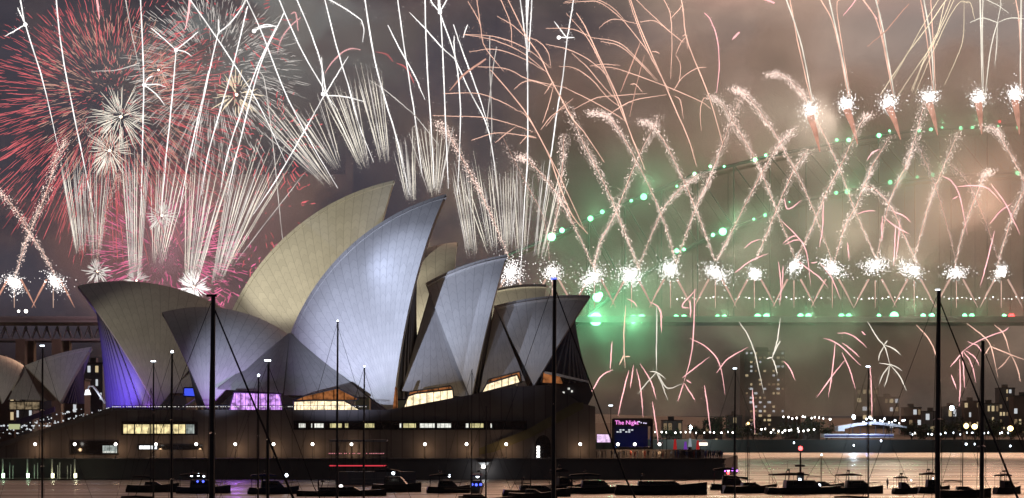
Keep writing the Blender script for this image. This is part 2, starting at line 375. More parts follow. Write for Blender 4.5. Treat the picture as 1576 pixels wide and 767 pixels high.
def sphere_of(h, B, M, T, P):
    n = Vector((h['s'], -h['c'], 0)); ax = Vector((h['c'], h['s'], 0)); up = Vector((0, 0, 1))
    q = [((p - B).dot(ax), (p - B).dot(up)) for p in (B, M, T)]
    (x1, y1), (x2, y2), (x3, y3) = q
    d = 2 * (x1 * (y2 - y3) + x2 * (y3 - y1) + x3 * (y1 - y2))
    ux = ((x1**2 + y1**2) * (y2 - y3) + (x2**2 + y2**2) * (y3 - y1) + (x3**2 + y3**2) * (y1 - y2)) / d
    uy = ((x1**2 + y1**2) * (x3 - x2) + (x2**2 + y2**2) * (x1 - x3) + (x3**2 + y3**2) * (x2 - x1)) / d
    C = B + ax * ux + up * uy; r = (B - C).length
    t = ((P - C).length_squared - r * r) / (2 * (P - C).dot(n))
    S = C + n * t
    # ridge angles measured on the circle
    def ang(p): v = p - C; return math.atan2(v.dot(up), v.dot(ax))
    a0, am, a1 = ang(B), ang(M), ang(T)
    if (a1 - a0) > math.pi: a1 -= 2 * math.pi
    if (a1 - a0) < -math.pi: a1 += 2 * math.pi
    ridge = lambda u: C + (ax * math.cos(a0 + (a1 - a0) * u) + up * math.sin(a0 + (a1 - a0) * u)) * r
    return S, n, ridge, abs(a1 - a0) * r
def sail(h, root, B, M, T, P, wd, ribw=2.6, name='roof_shell', thick=1.1):
    B, M, T = on(h, *B), on(h, *M), on(h, *T); P = on(h, *P, off=wd)
    S, n, ridge, arc = sphere_of(h, B, M, T, P)
    nu, nv = 36, 30; ribs = max(5, round(arc / ribw))
    O = Vector((h['X0'], h['Y0'], 0))
    def mirror(p): return p - n * (2 * (p - O).dot(n))
    b = MB(); b.uv = []
    edges = {}
    for side in (0, 1):
        for layer in (0, 1):
            base = len(b.v); vs = []
            for i in range(nu + 1):
                u = i / nu; q = ridge(u)
                for j in range(nv + 1):
                    v = j / nv; p = S + slerp(P - S, q - S, max(v, .012))
                    if layer: p = S + (p - S) * (1 - thick / (p - S).length)
                    if layer: p = p - n * max(0., (p - O).dot(n) < .35 and .35 or 0)
                    if side: p = mirror(p)
                    vs.append(p); b.uv.append((u * ribs, v * (q - P).length / 2.3))
            fs = []
            for i in range(nu):
                for j in range(nv):
                    a = i * (nv + 1) + j; f = (a, a + 1, a + nv + 2, a + nv + 1)
                    fs.append(f if side == layer else f[::-1])
            b.add(vs, fs); edges[side, layer] = base
    for side in (0, 1):                  # close the two free edges of each half
        o, i_ = edges[side, 0], edges[side, 1]
        for j in range(nv):
            for k in (0, nu):
                a = k * (nv + 1) + j; b.f.append((o + a, o + a + 1, i_ + a + 1, i_ + a))
    ob = b.build(name, TILE, root, smooth=True)
    md = ob.modifiers.new('crisp', 'EDGE_SPLIT'); md.split_angle = R(40)
    return dict(S=S, n=n, ridge=ridge, P=P, mirror=mirror, B=B, T=T)
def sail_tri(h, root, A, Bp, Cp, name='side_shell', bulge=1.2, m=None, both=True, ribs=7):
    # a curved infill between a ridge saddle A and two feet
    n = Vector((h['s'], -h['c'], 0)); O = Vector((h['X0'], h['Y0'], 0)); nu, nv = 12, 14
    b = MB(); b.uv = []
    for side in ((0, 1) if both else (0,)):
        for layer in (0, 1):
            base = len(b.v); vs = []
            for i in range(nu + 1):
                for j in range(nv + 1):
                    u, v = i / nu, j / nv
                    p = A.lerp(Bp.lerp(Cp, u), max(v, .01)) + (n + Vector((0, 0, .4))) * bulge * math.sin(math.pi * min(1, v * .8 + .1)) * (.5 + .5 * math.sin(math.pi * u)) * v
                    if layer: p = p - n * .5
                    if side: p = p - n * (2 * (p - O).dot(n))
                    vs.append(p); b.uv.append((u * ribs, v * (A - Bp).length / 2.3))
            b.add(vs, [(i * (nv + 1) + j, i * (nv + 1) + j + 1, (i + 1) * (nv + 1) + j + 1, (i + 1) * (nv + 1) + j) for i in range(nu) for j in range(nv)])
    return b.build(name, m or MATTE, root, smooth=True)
def glass_wall(h, root, sh, sign, bulge, m, name='glass_wall', tmin=.06, tmax=.86, inset=.05):
    # the glazing that fills a sail's mouth: curved plan, leaning out towards its foot
    ax = Vector((h['c'], h['s'], 0)) * sign; nu, nv = 40, 16
    b = MB(); b.uv = []; vs = []
    for j in range(nv + 1):
        v = j / nv; t = tmin + (tmax - tmin) * v
        p = sh['S'] + slerp(sh['P'] - sh['S'], sh['ridge'](1 - inset) - sh['S'], t); p = sh['S'] + (p - sh['S']) * (1 - 2.2 / (p - sh['S']).length) - sh['n'] * .4; q = sh['mirror'](p)
        for i in range(nu + 1):
            u = i / nu; vs.append(p.lerp(q, u) + ax * (bulge * (1 - v) ** 1.15 * math.sin(math.pi * u) ** .6 - .9)); b.uv.append((u * 26, v))
    b.add(vs, [(j * (nu + 1) + i, j * (nu + 1) + i + 1, (j + 1) * (nu + 1) + i + 1, (j + 1) * (nu + 1) + i) for j in range(nv) for i in range(nu)])
    o = b.build(name, m, root, smooth=True)
    fb = MB()
    for i in range(0, nu + 1, 2):
        fb.tube([vs[j * (nu + 1) + i] + ax * .25 for j in range(0, nv + 1, 2)], .22, 4)
    fb.build('mullion', MULL, o)
    return o
MULL = mat('bronze_mullion', (.20, .19, .20), .5, 0, .2)
VGLASS = mat('violet_lit_glass', (.22, .2, .24), .3, 0, .2); GLASSW = mat('topaz_glass', (.05, .05, .06), .25, 0, .2)
def poly_win(root, pts, D, m, name='foyer_window', frame=True, thick=.3):
    b = MB(); b.prism([(gx(x, D), gz(y, D)) for x, y in pts], D, D + thick); o = b.build(name, m, root)
    if frame:
        fb = MB(); n = len(pts)
        for i in range(n):
            (x0, y0), (x1, y1) = pts[i], pts[(i + 1) % n]; fb.tube([at(x0, y0, D - .12), at(x1, y1, D - .12)], .16, 4)
        fb.build('frame', DARK, o)
    return o
FOY = pane_mat('lit_foyer_warm', (1, .80, .50), 2.0, .35, 1.5); FOYB = pane_mat('lit_foyer_timber', (.85, .30, .10), .42, .2, 2.3)
FOYP = pane_mat('lit_foyer_purple', (.72, .35, 1), 1.5, .15, 1.1); FOYBL = emit('lit_foyer_blue', (.06, .10, .9), 1.0)
# ---- the near hall
H1 = hall(600, 602, 3)
o1 = thing('opera_hall', (H1['X0'], H1['Y0'], 14.5), 'nearer row of white sails lit bluish, led by the tall sail with the sharp tip', 'building', 'sail roofed halls of the opera house')
A1 = sail(H1, o1, (444, 515), (345, 475), (249, 481), (318, 630), 17)
A2 = sail(H1, o1, (447, 513), (543, 375), (686, 299), (604, 636), 18)
A3 = sail(H1, o1, (655, 436), (719, 407), (780, 392), (725, 616), 15)
A4 = sail(H1, o1, (760, 471), (834, 457), (908, 455), (822, 594), 12)
J1 = on(H1, 445.5, 512, .4)
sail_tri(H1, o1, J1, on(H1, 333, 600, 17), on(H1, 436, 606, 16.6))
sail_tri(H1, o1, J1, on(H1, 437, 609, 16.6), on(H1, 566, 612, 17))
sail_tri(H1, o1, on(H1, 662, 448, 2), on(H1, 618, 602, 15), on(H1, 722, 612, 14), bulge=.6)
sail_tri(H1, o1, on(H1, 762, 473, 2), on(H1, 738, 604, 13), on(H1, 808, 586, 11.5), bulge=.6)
glass_wall(H1, o1, A1, -1, 3, GLASSW); glass_wall(H1, o1, A2, 1, 6.5, GLASSW, tmax=.75); glass_wall(H1, o1, A3, 1, 4, GLASSW); glass_wall(H1, o1, A4, 1, 13, GLASSW)
poly_win(o1, [(452, 632), (452, 618), (482, 616.5), (530, 617), (556, 632)], 580, FOY)
poly_win(o1, [(450, 617.5), (470, 609), (520, 597.5), (552, 614), (548, 616.5), (482, 616)], 580.6, FOYB, 'foyer_canopy')
poly_win(o1, [(621, 628), (628, 610), (640, 606), (697, 599.5), (698, 613.5)], 582, FOY)
poly_win(o1, [(628, 609.5), (630, 603), (694, 594), (697, 599), (640, 605.5)], 582.6, FOYB, 'foyer_canopy')
poly_win(o1, [(741, 605), (749, 591), (796, 577), (801, 589)], 584, FOY)
poly_win(o1, [(749, 590.5), (752, 584), (800, 572), (803, 589), (801, 588.5), (796, 576.5)], 584.6, FOYB, 'foyer_canopy')
poly_win(o1, [(352, 632), (360, 604), (432, 606), (435, 632)], 580, FOYP)
poly_win(o1, [(833, 590), (836, 572), (862, 578), (868, 592)], 586, FOYB, 'foyer_window')
poly_win(o1, [(604, 634), (608, 596), (611, 596), (612, 634)], 580, FOYB, 'door_glass', False)
b = MB(); b.prism([(gx(x, 588), gz(y, 588)) for x, y in [(834, 593), (905, 588), (913, 608), (905, 624), (860, 624), (840, 604)]], 588, 606); nf = b.build('foyer_base', GLASSW, o1)
b = MB(); [b.box(gx(x, 587.5), gx(x + 3, 587.5), 587.6, 587.9, gz(y + 3, 587.5), gz(y, 587.5)) for x, y in ((874, 597), (879, 601), (866, 603))]; b.build('lit_pane', PW, nf)
b = MB(); b.prism([(gx(x, 585), gz(y, 585)) for x, y in [(838, 572), (858, 575), (908, 587), (908, 589.5), (858, 579), (838, 575)]], 585, 597); b.build('canopy', mat('canopy_white', (.6, .6, .6), .5), o1)
# ---- the far, larger hall
H2 = hall(480, 672, 9)
o2 = thing('concert_hall', (H2['X0'], H2['Y0'], 14.5), 'farther row of larger sails lit yellowish, its left end with violet glazed mouth', 'building', 'sail roofed halls of the opera house')
C1 = sail(H2, o2, (362, 486), (215, 434), (119, 440), (242, 630), 21)
C2 = sail(H2, o2, (357, 478), (445, 359), (606, 278), (545, 632), 22)
C3 = sail(H2, o2, (590, 428), (648, 386), (704, 373), (697, 606), 17)
C4 = sail(H2, o2, (700, 468), (768, 443), (840, 438), (822, 592), 14)
J2 = on(H2, 360, 486, .4)
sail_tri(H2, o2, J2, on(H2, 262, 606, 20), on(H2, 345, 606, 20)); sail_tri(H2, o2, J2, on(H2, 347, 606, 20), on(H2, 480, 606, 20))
glass_wall(H2, o2, C1, -1, 12, VGLASS, tmin=.03, tmax=.95); glass_wall(H2, o2, C2, 1, 5, GLASSW)
poly_win(o2, [(282, 610), (283, 597), (303, 597), (307, 608), (304, 611)], 640, FOYBL)
b = MB(); b.tube([at(285, 627, 640), at(306, 613, 640)], .45, 5); b.build('canopy_strut', mat('strut_white', (.6, .6, .6), .5), o2)
# ---- the small restaurant at the head of the stairs
H3 = hall(60, 705, 0)
o3 = thing('restaurant_hall', (H3['X0'], H3['Y0'], 14), 'small pair of beige sails standing apart behind the stair crowd', 'building', 'sail roofed halls of the opera house')
S2 = sail(H3, o3, (38, 563), (88, 545), (141, 534), (93, 619), 12, 2)
S1 = sail(H3, o3, (37, 563), (12, 550), (-34, 546), (4, 622), 12, 2)
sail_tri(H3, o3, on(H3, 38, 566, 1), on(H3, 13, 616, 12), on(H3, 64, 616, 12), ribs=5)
glass_wall(H3, o3, S2, 1, 4, GLASSW)
poly_win(o3, [(14, 631), (14, 618), (62, 618), (62, 631)], 694, pane_mat('dim_restaurant', (1, .75, .45), .25, .1, 2))
# ---- architectural floodlights, plus added spots for the third sail
ff = (.60, .69, 1.0)
for (px, py, D, en, ang, lx, ly, lz) in ((352, 560, 590, 1.7e5, 17, -66, 520, 6), (572, 490, 588, 5.6e5, 29, -66, 506, 6), (742, 520, 592, 3.0e5, 14, -100, 570, 132), (745, 520, 590, 0.7e5, 15, -50, 500, 6), (815, 545, 590, 0.17e5, 13, -14, 500, 6)):  # third is an added spot hung in the sky, fourth an added fill
    lamp('SPOT', 'sail_spot', (lx, ly, lz), en, ff, .6, None, at(px, py, D), ang, .9)
wf = (1, .91, .66)
lamp('SPOT', 'hall_floodlight', (-160, 540, 30), 8.5e5, wf, .8, None, at(490, 345, 665), 18, .35)
lamp('SPOT', 'hall_floodlight', (-25, 632, 19), 7e4, wf, .5, None, at(685, 390, 690), 60, .8)
lamp('SPOT', 'hall_floodlight', (-4, 634, 20), 2.5e4, wf, .5, None, at(800, 445, 690), 60, .8)
lamp('SPOT', 'hall_floodlight', (-190, 560, 25), 2.2e5, (1, .9, .68), 1, None, at(235, 505, 650), 17, .6)
lamp('SPOT', 'hall_floodlight', (-170, 600, 22), 6e4, (1, .92, .72), 1, None, at(60, 585, 700), 24, .6)
for px, py, D, e in ((132, 626, 638, 9000), (150, 626, 636, 16000), (168, 626, 638, 14000)):
    lamp('SPOT', 'violet_uplight', at(px, py, D), e * 1.1, (.17, .11, 1), .4, None, at(px + 48, py - 62, 668), 60, .8)
lamp('POINT', 'violet_uplight', at(178, 619, 640), 2600, (.42, .16, 1), .4)
lamp('POINT', 'party_light', at(362, 618, 575.5), 3200, (.45, .12, 1), .4); lamp('POINT', 'party_light', at(415, 620, 575.5), 700, (.3, .15, 1), .4)
lamp('POINT', 'foyer_light', at(500, 622, 577), 500, (1, .75, .45), .6); lamp('POINT', 'foyer_light', at(660, 608, 579), 500, (1, .75, .45), .6); lamp('POINT', 'foyer_light', at(775, 586, 580), 400, (1, .75, .45), .6)
lamp('POINT', 'foyer_light', at(775, 560, 578), 500, (1, .7, .4), .6)
# ================================================================ THE BRIDGE
BD = 1080.0
br = thing('arch_bridge', (gx(1100, BD), BD, 0), 'great steel arch bridge in the smoke, strung with green lamps', 'bridge')
def BP(px, py, dy=0): return Vector((gx(px, BD), BD + dy, gz(py, BD)))
TOPC = [(640, 470), (720, 425), (790, 392), (848, 369), (908, 340), (968, 314), (1065, 274), (1175, 247), (1290, 223), (1400, 207), (1560, 198), (1700, 207), (1840, 230)]
BOTC = [(880, 508), (920, 474), (965, 440), (1038, 395), (1100, 362), (1160, 341), (1215, 318), (1290, 300), (1360, 287), (1425, 277), (1560, 270), (1700, 278), (1840, 300)]
def yat(C, x):
    for (a, b_), (c, d) in zip(C, C[1:]):
        if a <= x <= c: return b_ + (d - b_) * (x - a) / (c - a)
    return C[-1][1]
for dy in (-14, 14):
    b = MB(); b.tube([BP(x, y, dy) for x, y in TOPC], .7, 4); b.build('top_chord', STEEL, br)
    b = MB(); b.tube([BP(x, y, dy) for x, y in BOTC], .7, 4); b.build('bottom_chord', STEEL, br)
    b = MB()
    xs = list(range(905, 1841, 55))
    for i, x in enumerate(xs):
        b.tube([BP(x, yat(TOPC, x), dy), BP(x, yat(BOTC, x), dy)], .3, 4)
        if i: b.tube([BP(xs[i - 1], yat(TOPC, xs[i - 1]), dy), BP(x, yat(BOTC, x), dy)], .25, 4)
        if yat(BOTC, x) < 485: b.tube([BP(x, yat(BOTC, x), dy), BP(x, 492, dy)], .2, 4)
    b.build('arch_web', STEEL, br)
b = MB(); b.box(gx(-80, BD), gx(1900, BD), BD - 18, BD + 18, gz(499, BD), gz(494, BD)); b.box(gx(-80, BD), gx(1900, BD), BD - 18.4, BD - 17.9, gz(494, BD), gz(490, BD))
b.build('deck', STEEL, br)
b = MB()
for dy in (-12, 12):
    b.box(gx(-80, BD), gx(880, BD), BD + dy - .6, BD + dy + .6, gz(526, BD), gz(523, BD))
    for i in range(60):
        x = -80 + i * 16; b.tube([BP(x, 504, dy), BP(x + 8, 524, dy), BP(x + 16, 504, dy)], .35, 4)
b.build('approach_truss', STEEL, br)
for px in (40, 95, 300, 520):
    b = MB()
    for dy in (-10, 10): b.plan([(gx(px - 7, BD), BD + dy - 3), (gx(px + 7, BD), BD + dy - 3), (gx(px + 7, BD), BD + dy + 3), (gx(px - 7, BD), BD + dy + 3)], 0, gz(524, BD))
    b.build('pier', SEAWALL, br)
for px in (560, 620):
    b = MB(); b.plan([(gx(px - 13, BD), BD - 24), (gx(px + 13, BD), BD - 24), (gx(px + 13, BD), BD - 12), (gx(px - 13, BD), BD - 12)], 0, gz(400, BD)); b.build('pylon', SEAWALL, br)
glow = []
def blamp(px, py, r, m=LG, dy=-15):
    b = MB(); b.ball(BP(px, py, dy), r * (1.45 if 485 < py < 496 else 1.1), 8, 6); b.build('floodlight', m, br)
for px, py, r in ((915, 494, 1.8), (905, 493, .8), (972, 494, 1.2), (985, 493, 1.2), (1037, 492, .9), (1049, 492, .9), (1100, 491, .7), (1110, 491, .7), (1161, 491, 1.0), (1174, 491, 1.0), (1226, 490, .9), (1238, 490, .9), (1288, 490, .9), (1299, 490, .9), (1345, 489, .6), (1368, 489, 1.2), (1412, 489, .7), (1425, 489, .8), (1475, 489, .7), (1486, 489, .7), (1535, 489, .6),
                  (917, 461, 1.6), (922, 457, 1),
                  (848, 369, 1.5), (864, 359, .9), (907, 341, 1), (925, 331, .8), (969, 314, .6), (988, 308, 1.2), (1038, 292, .5), (1065, 273, .6), (1089, 262, .6), (1110, 262, .4), (1157, 252, .8), (1173, 245, .5), (1281, 222, .6), (1299, 222, .8), (1345, 215, .8), (1361, 208, .4), (1406, 208, .6), (1424, 206, .7), (1441, 203, .4), (1469, 204, .7), (1487, 203, .6), (1526, 201, .4), (1555, 203, .5),
                  (1093, 366, .7), (1108, 361, 1.4), (1038, 390, .8), (1049, 388, .6), (1155, 342, .5), (1172, 336, .6), (1209, 316, .3), (1280, 302, .7), (1297, 300, .9), (1362, 286, .8), (1403, 278, .6), (1426, 275, .8), (1512, 271, .5), (1555, 272, .8)):
    blamp(px, py, r)
blamp(1546, 490, .9, LR); blamp(1528, 194, .5, LR)
for i in range(26):
    px = 1040 + i * 20.6; 
    for k in range(3): blamp(px + k * 6 + random.uniform(-2, 2), 462 + random.uniform(-2, 2), random.choice((.12, .16, .24)), LW)
for px in (40, 51): 
    b = MB(); b.tube([BP(px, 494, -16), BP(px, 483, -16)], .15, 4); p = b.build('lamp_post', DARK, br); b = MB(); b.ball(BP(px, 482, -16), .7 if px > 45 else .5); b.build('lamp_head', LW, p)
for px, py, e in ((915, 480, 10.8e3), (980, 490, 7.2e3), (1043, 490, 3.6e3), (1168, 489, 4.2e3), (1232, 489, 3.6e3), (1293, 489, 3.6e3), (1368, 488, 3.6e3), (855, 364, 7.2e3), (988, 306, 3.6e3), (1108, 360, 5.4e3), (1295, 300, 3.6e3)):
    lamp('POINT', 'green_glow', BP(px, py - 4, -62), e * 1.1, (.36, 1, .48), 1.5)
# ================================================================ FAR SHORE: houses, towers, trees, lamps
WALLS = [mat('far_wall_brick', (.16, .10, .08), .9), mat('far_wall_render', (.24, .22, .2), .9), mat('far_wall_grey', (.15, .15, .16), .9)]
WLIT = [emit('far_window_warm', (1, .78, .45), .6), emit('far_window_white', (.9, .95, 1), .65), emit('far_window_dim', (1, .7, .4), .2)]
ROOF = mat('far_roof', (.06, .05, .05), .9)
def block(name, px0, px1, ytop, D, label, cat='building', floors=4, cols=5, lit=.35, wall=0, depth=14, base=0., dome=False, group='buildings on the far shore'):
    x0, x1, z1 = gx(px0, D), gx(px1, D), gz(ytop, D)
    t = thing(name, ((x0 + x1) / 2, D, base), label, cat, group)
    b = MB(); b.box(x0, x1, D, D + depth, base, z1); b.build('wall', WALLS[wall % 3], t)
    b = MB(); b.box(x0 - .3, x1 + .3, D - .3, D + depth + .3, z1 + .003, z1 + .5); b.box(x0 + (x1 - x0) * .3, x0 + (x1 - x0) * .6, D + 3, D + 8, z1 + .5, z1 + 2.4); b.build('roof', ROOF, t)
    n = 0
    for j in range(floors):
        for i in range(cols):
            if random.random() > lit or n > 95: continue
            n += 1
            cx = x0 + (x1 - x0) * (i + .5) / cols; cz = base + (z1 - base) * (j + .6) / floors; hw = (x1 - x0) / cols * random.uniform(.22, .4); hh = (z1 - base) / floors * .24
            b = MB(); b.box(cx - hw, cx + hw, D - .12, D - .004, cz - hh, cz + hh); b.build('window', random.choice(WLIT), t)
    return t
block('apartment_tower', 1146, 1208, 541, 1500, 'tall apartment tower with lit floors rising alone above the far trees', 'tower', 22, 9, .42, 1, 30)
BL = [(1212, 1232, 640, 1420, 'plain grey block just beyond the foot of the apartment tower', 4, 3), (1318, 1352, 598, 1700, 'dim slab building behind the blue lit pavilion', 7, 4), (1352, 1384, 612, 1650, 'dim brick flats beside the slab building', 6, 4),
      (1392, 1418, 628, 1500, 'low dark flats right of the blue lit pavilion', 4, 4), (1424, 1446, 634, 1480, 'dark terrace block left of the thick near mast', 3, 3), (1452, 1480, 627, 1460, 'pale hall with a bright bluish white lit front', 3, 4),
      (1484, 1508, 618, 1550, 'dark flats between the two thick near masts', 5, 4), (1512, 1538, 622, 1500, 'flats beyond the thick mast with yellow lamps below', 4, 4), (1538, 1562, 598, 1600, 'tall flats near the yellow shore lamp with many lit windows', 8, 5), (1560, 1600, 610, 1520, 'long lit terrace at the end of the far shore', 5, 6),
      (1236, 1262, 652, 1380, 'low shed with lit eaves between tower and pavilion', 2, 4), (1120, 1142, 640, 1450, 'small block left of the apartment tower', 3, 3), (1085, 1112, 650, 1400, 'low house above the far lit promenade', 2, 4), (1020, 1050, 648, 1420, 'low house left of the dazzling white floodlight', 2, 4)]
for i, (a, c, y, D, lb, fl, co) in enumerate(BL): block('shore_building', a, c, y, D, lb, 'building', fl, co, .34, i)
# city behind the left end
for i, (a, c, y, D, lb, fl, co) in enumerate([(-20, 22, 556, 1010, 'dark city block behind the small beige sails at the far left', 6, 6), (24, 50, 572, 1000, 'dark warehouse under the bridge approach beside the beige sails', 5, 4), (128, 158, 560, 1010, 'dark city block seen between the beige sails and the violet glass', 7, 5), (100, 130, 585, 990, 'low dark city block below the bridge approach', 4, 5)]):
    block('city_building', a, c, y, D, lb, 'building', fl, co, .22, i, group='dark city buildings under the bridge approach')
# blue lit pavilion on the shore
pv = thing('wharf_pavilion', (gx(1320, 1290), 1290, 2.6), 'low wharf pavilion washed in blue light with white lamps along its curved roof', 'pavilion')
PVW = mat('pavilion_white', (.5, .5, .52), .7)
b = MB(); b.prism([(gx(x, 1286), gz(y, 1286)) for x, y in [(1290, 664), (1290, 656), (1315, 652), (1345, 649), (1375, 652), (1396, 657), (1396, 659), (1372, 656), (1345, 653), (1318, 656), (1300, 660), (1300, 664)]], 1286, 1300); b.build('roof', PVW, pv)
b = MB(); b.box(gx(1268, 1284), gx(1376, 1284), 1284, 1298, gz(674, 1284), gz(668, 1284)); b.build('deck', PVW, pv)
b = MB(); b.box(gx(1270, 1283), gx(1374, 1283), 1283.3, 1283.9, gz(671.5, 1283), gz(670, 1283)); b.build('light_strip', emit('blue_strip', (.25, .28, .9), .3), pv)
for px in range(1300, 1396, 12):
    b = MB(); b.tube([at(px, 668, 1287), at(px, 655, 1287)], .2, 4); b.build('post', DARK, pv)
for k in range(14):
    b = MB(); b.ball(at(1328 + k * 5 + random.uniform(-2, 2), 646 + random.uniform(-4, 6), 1285), random.uniform(.3, .7), 6, 4); b.build('lamp', LC, pv)
lamp('POINT', 'pavilion_glow', at(1335, 660, 1280), 4000, (.4, .5, 1), 1)
# trees
LEAF = [mat('dark_foliage', (.04, .06, .03), .9, 0, .4, .4), mat('olive_foliage', (.06, .07, .035), .9, 0, .4, .4)]
BARK = mat('bark', (.08, .06, .05), .9)
def tree_proto(k):
    t = thing('shore_tree', (0, 0, 0), 'x', 'tree', 'trees along the far shore')
    b = MB(); b.tube([(0, 0, 0), (.3, 0, 3), (.1, .2, 6)], [.5, .38, .2], 6)
    for q in range(4):
        a = q * 1.6 + k; b.tube([(.2, .1, 3.5 + .4 * q), (2.6 * math.cos(a), 2.6 * math.sin(a), 6.5 + .5 * q)], [.22, .08], 5)
    b.build('trunk', BARK, t)
    r = np.random.default_rng(k); b = MB()
    cl = r.normal(0, 1, (16, 3)) * [2.6, 2.4, 1.7] + [0, 0, 8.0]
    P = np.concatenate([c + r.normal(0, 1, (70, 3)) * r.uniform(.5, 1.0) for c in cl])
    vs, fs = [], []
    for p in P:
        a = r.normal(0, 1, 3); a /= np.linalg.norm(a); c = np.cross(a, r.normal(0, 1, 3)); c /= np.linalg.norm(c); s_ = r.uniform(.25, .5)
        i = len(vs); vs += [tuple(p + a * s_), tuple(p + c * s_ * .7), tuple(p - a * s_), tuple(p - c * s_ * .7)]; fs.append((i, i + 1, i + 2, i + 3))
    b.add(vs, fs); b.build('crown', LEAF[k % 2], t); return t
protos = [tree_proto(k) for k in range(4)]
TL = [(1030, 'dark tree below the dazzling white floodlight'), (1072, 'dark tree just right of the white floodlight'), (1100, 'tree left of the thin masthead with the orange lamp'), (1128, 'tree at the left foot of the apartment tower'), (1158, 'spreading tree before the apartment tower base'), (1186, 'tree before the right half of the apartment tower'), (1214, 'tree at the right foot of the apartment tower'), (1244, 'tree between the low shed and the pavilion'),
      (1272, 'tree at the left end of the blue pavilion'), (1402, 'tree at the right end of the blue pavilion'), (1422, 'tree before the dark terrace block'), (1444, 'tree directly behind the thickest mast'), (1470, 'tree under the bright bluish hall front'), (1500, 'tree between the two thick masts by yellow lamps'), (1530, 'tree beyond the second thick mast'), (1556, 'tree below the flats with many lit windows'), (1574, 'tree at the very end of the far shore')]
for i, (px, lb) in enumerate(TL):
    o = protos[i] if i < 4 else copy_tree(protos[i % 4])
    D = 1312 + (i * 37) % 50; o.location = (gx(px, D), D, 2.6); o.rotation_euler = (0, 0, i * 1.3); s_ = .8 + .5 * ((i * 7) % 5) / 5; o.scale = (s_ * 1.3, s_, s_); o['label'] = lb
# shore lamps
def lamp_proto(r, h, m):
    t = thing('shore_lamp', (0, 0, 0), 'x', 'lamp', 'lamps along the far shore'); b = MB(); b.tube([(0, 0, 0), (0, 0, h)], .12, 5); b.build('pole', DARK, t)
    b = MB(); b.ball((0, 0, h + r * .8), r, 8, 6); b.build('lamp_head', m, t); return t
def far_lamps(lst, r, h, m, label):
    p = None
    for k, (px, py) in enumerate(lst):
        o = lamp_proto(r, h, m) if p is None else copy_tree(p)
        p = p or o; o['label'] = label if isinstance(label, str) else label[k]
        D = 1279 if py > 668 else 1300; o.location = (gx(px, D), D, gz(py, D) - h); s_ = random.choice((.45, .55, .7, .9, 1.1)); o.scale = (s_, s_, 1)
rnd = random.Random(4)
far_lamps([(1010 + i * 9 + rnd.uniform(-3, 3), 667 + rnd.uniform(-.9, .6)) for i in range(14)], .42, 3, LW, 'tiny white lamp in the row along the far promenade')
far_lamps([(1172 + i * 6 + rnd.uniform(-3, 3), 664 + rnd.uniform(-3, 4)) for i in range(14)], .48, 3, LW, 'tiny white lamp under the trees below the apartment tower')
far_lamps([(1206 + i * 7 + rnd.uniform(-2, 2), 644 + rnd.uniform(-2, 3)) for i in range(11)], .5, 4, LW, 'tiny white lamp in the upper string right of the apartment tower')
far_lamps([(1402 + i * 11 + rnd.uniform(-5, 5), 669 + rnd.uniform(-2, 1)) for i in range(15)], .42, 3, LC, 'tiny bluish lamp along the quay right of the pavilion')
far_lamps([(1487, 659), (1500, 660), (1555, 663)], 1.3, 7, LY, ['yellow shore lamp nearest the thick mast, first of a close pair', 'yellow shore lamp, second of the close pair', 'yellow shore lamp standing alone near the long lit terrace'])
far_lamps([(1063, 661), (1314, 645), (1465, 631)], 1.15, 9, emit('lamp_dazzling', (.75, .92, 1), 30), ['dazzling white floodlight above the stage end of the quay', 'dazzling bluish floodlight above the blue pavilion', 'bright bluish floodlight between the two thick masts'])
far_lamps([(1222, 683), (1356, 680), (1314, 687), (1487, 685), (1500, 685), (1555, 688)], .5, 1.2, LC, 'small light low on the far sea wall, among lamps and modelled lamp reflections')  # dots beneath shore lamps stand for their reflections in the water
lamp('POINT', 'floodlight_glow', at(1063, 658, 1270), 2e4, (.75, .92, 1), 1); lamp('POINT', 'floodlight_glow', at(1314, 643, 1270), 2e4, (.7, .85, 1), 1)

for px, py, e in ((915, 488, 6e3), (925, 520, 3e3), (975, 496, 4e3)): lamp('POINT', 'green_glow', at(px, py, 1042), e, (.25, 1, .45), 1.5)

for px, py in ((978, 494), (1043, 492), (1105, 491), (1167, 491), (1232, 490), (1293, 490), (1368, 489), (1418, 489), (1480, 489), (908, 340), (988, 308), (848, 369), (1065, 273), (1165, 249), (1290, 222), (1424, 206), (1478, 203), (1108, 361), (1040, 392), (1163, 340), (1290, 301), (1362, 287), (1424, 275)):
    lamp('POINT', 'green_lamp_light', BP(px, py, -42), 1100 if py > 450 else 500, (.36, 1, .48), .8)
lamp('POINT', 'green_lamp_light', BP(915, 494, -42), 6000, (.2, 1, .4), 1); lamp('POINT', 'green_lamp_light', BP(919, 461, -42), 4000, (.2, 1, .4), 1)
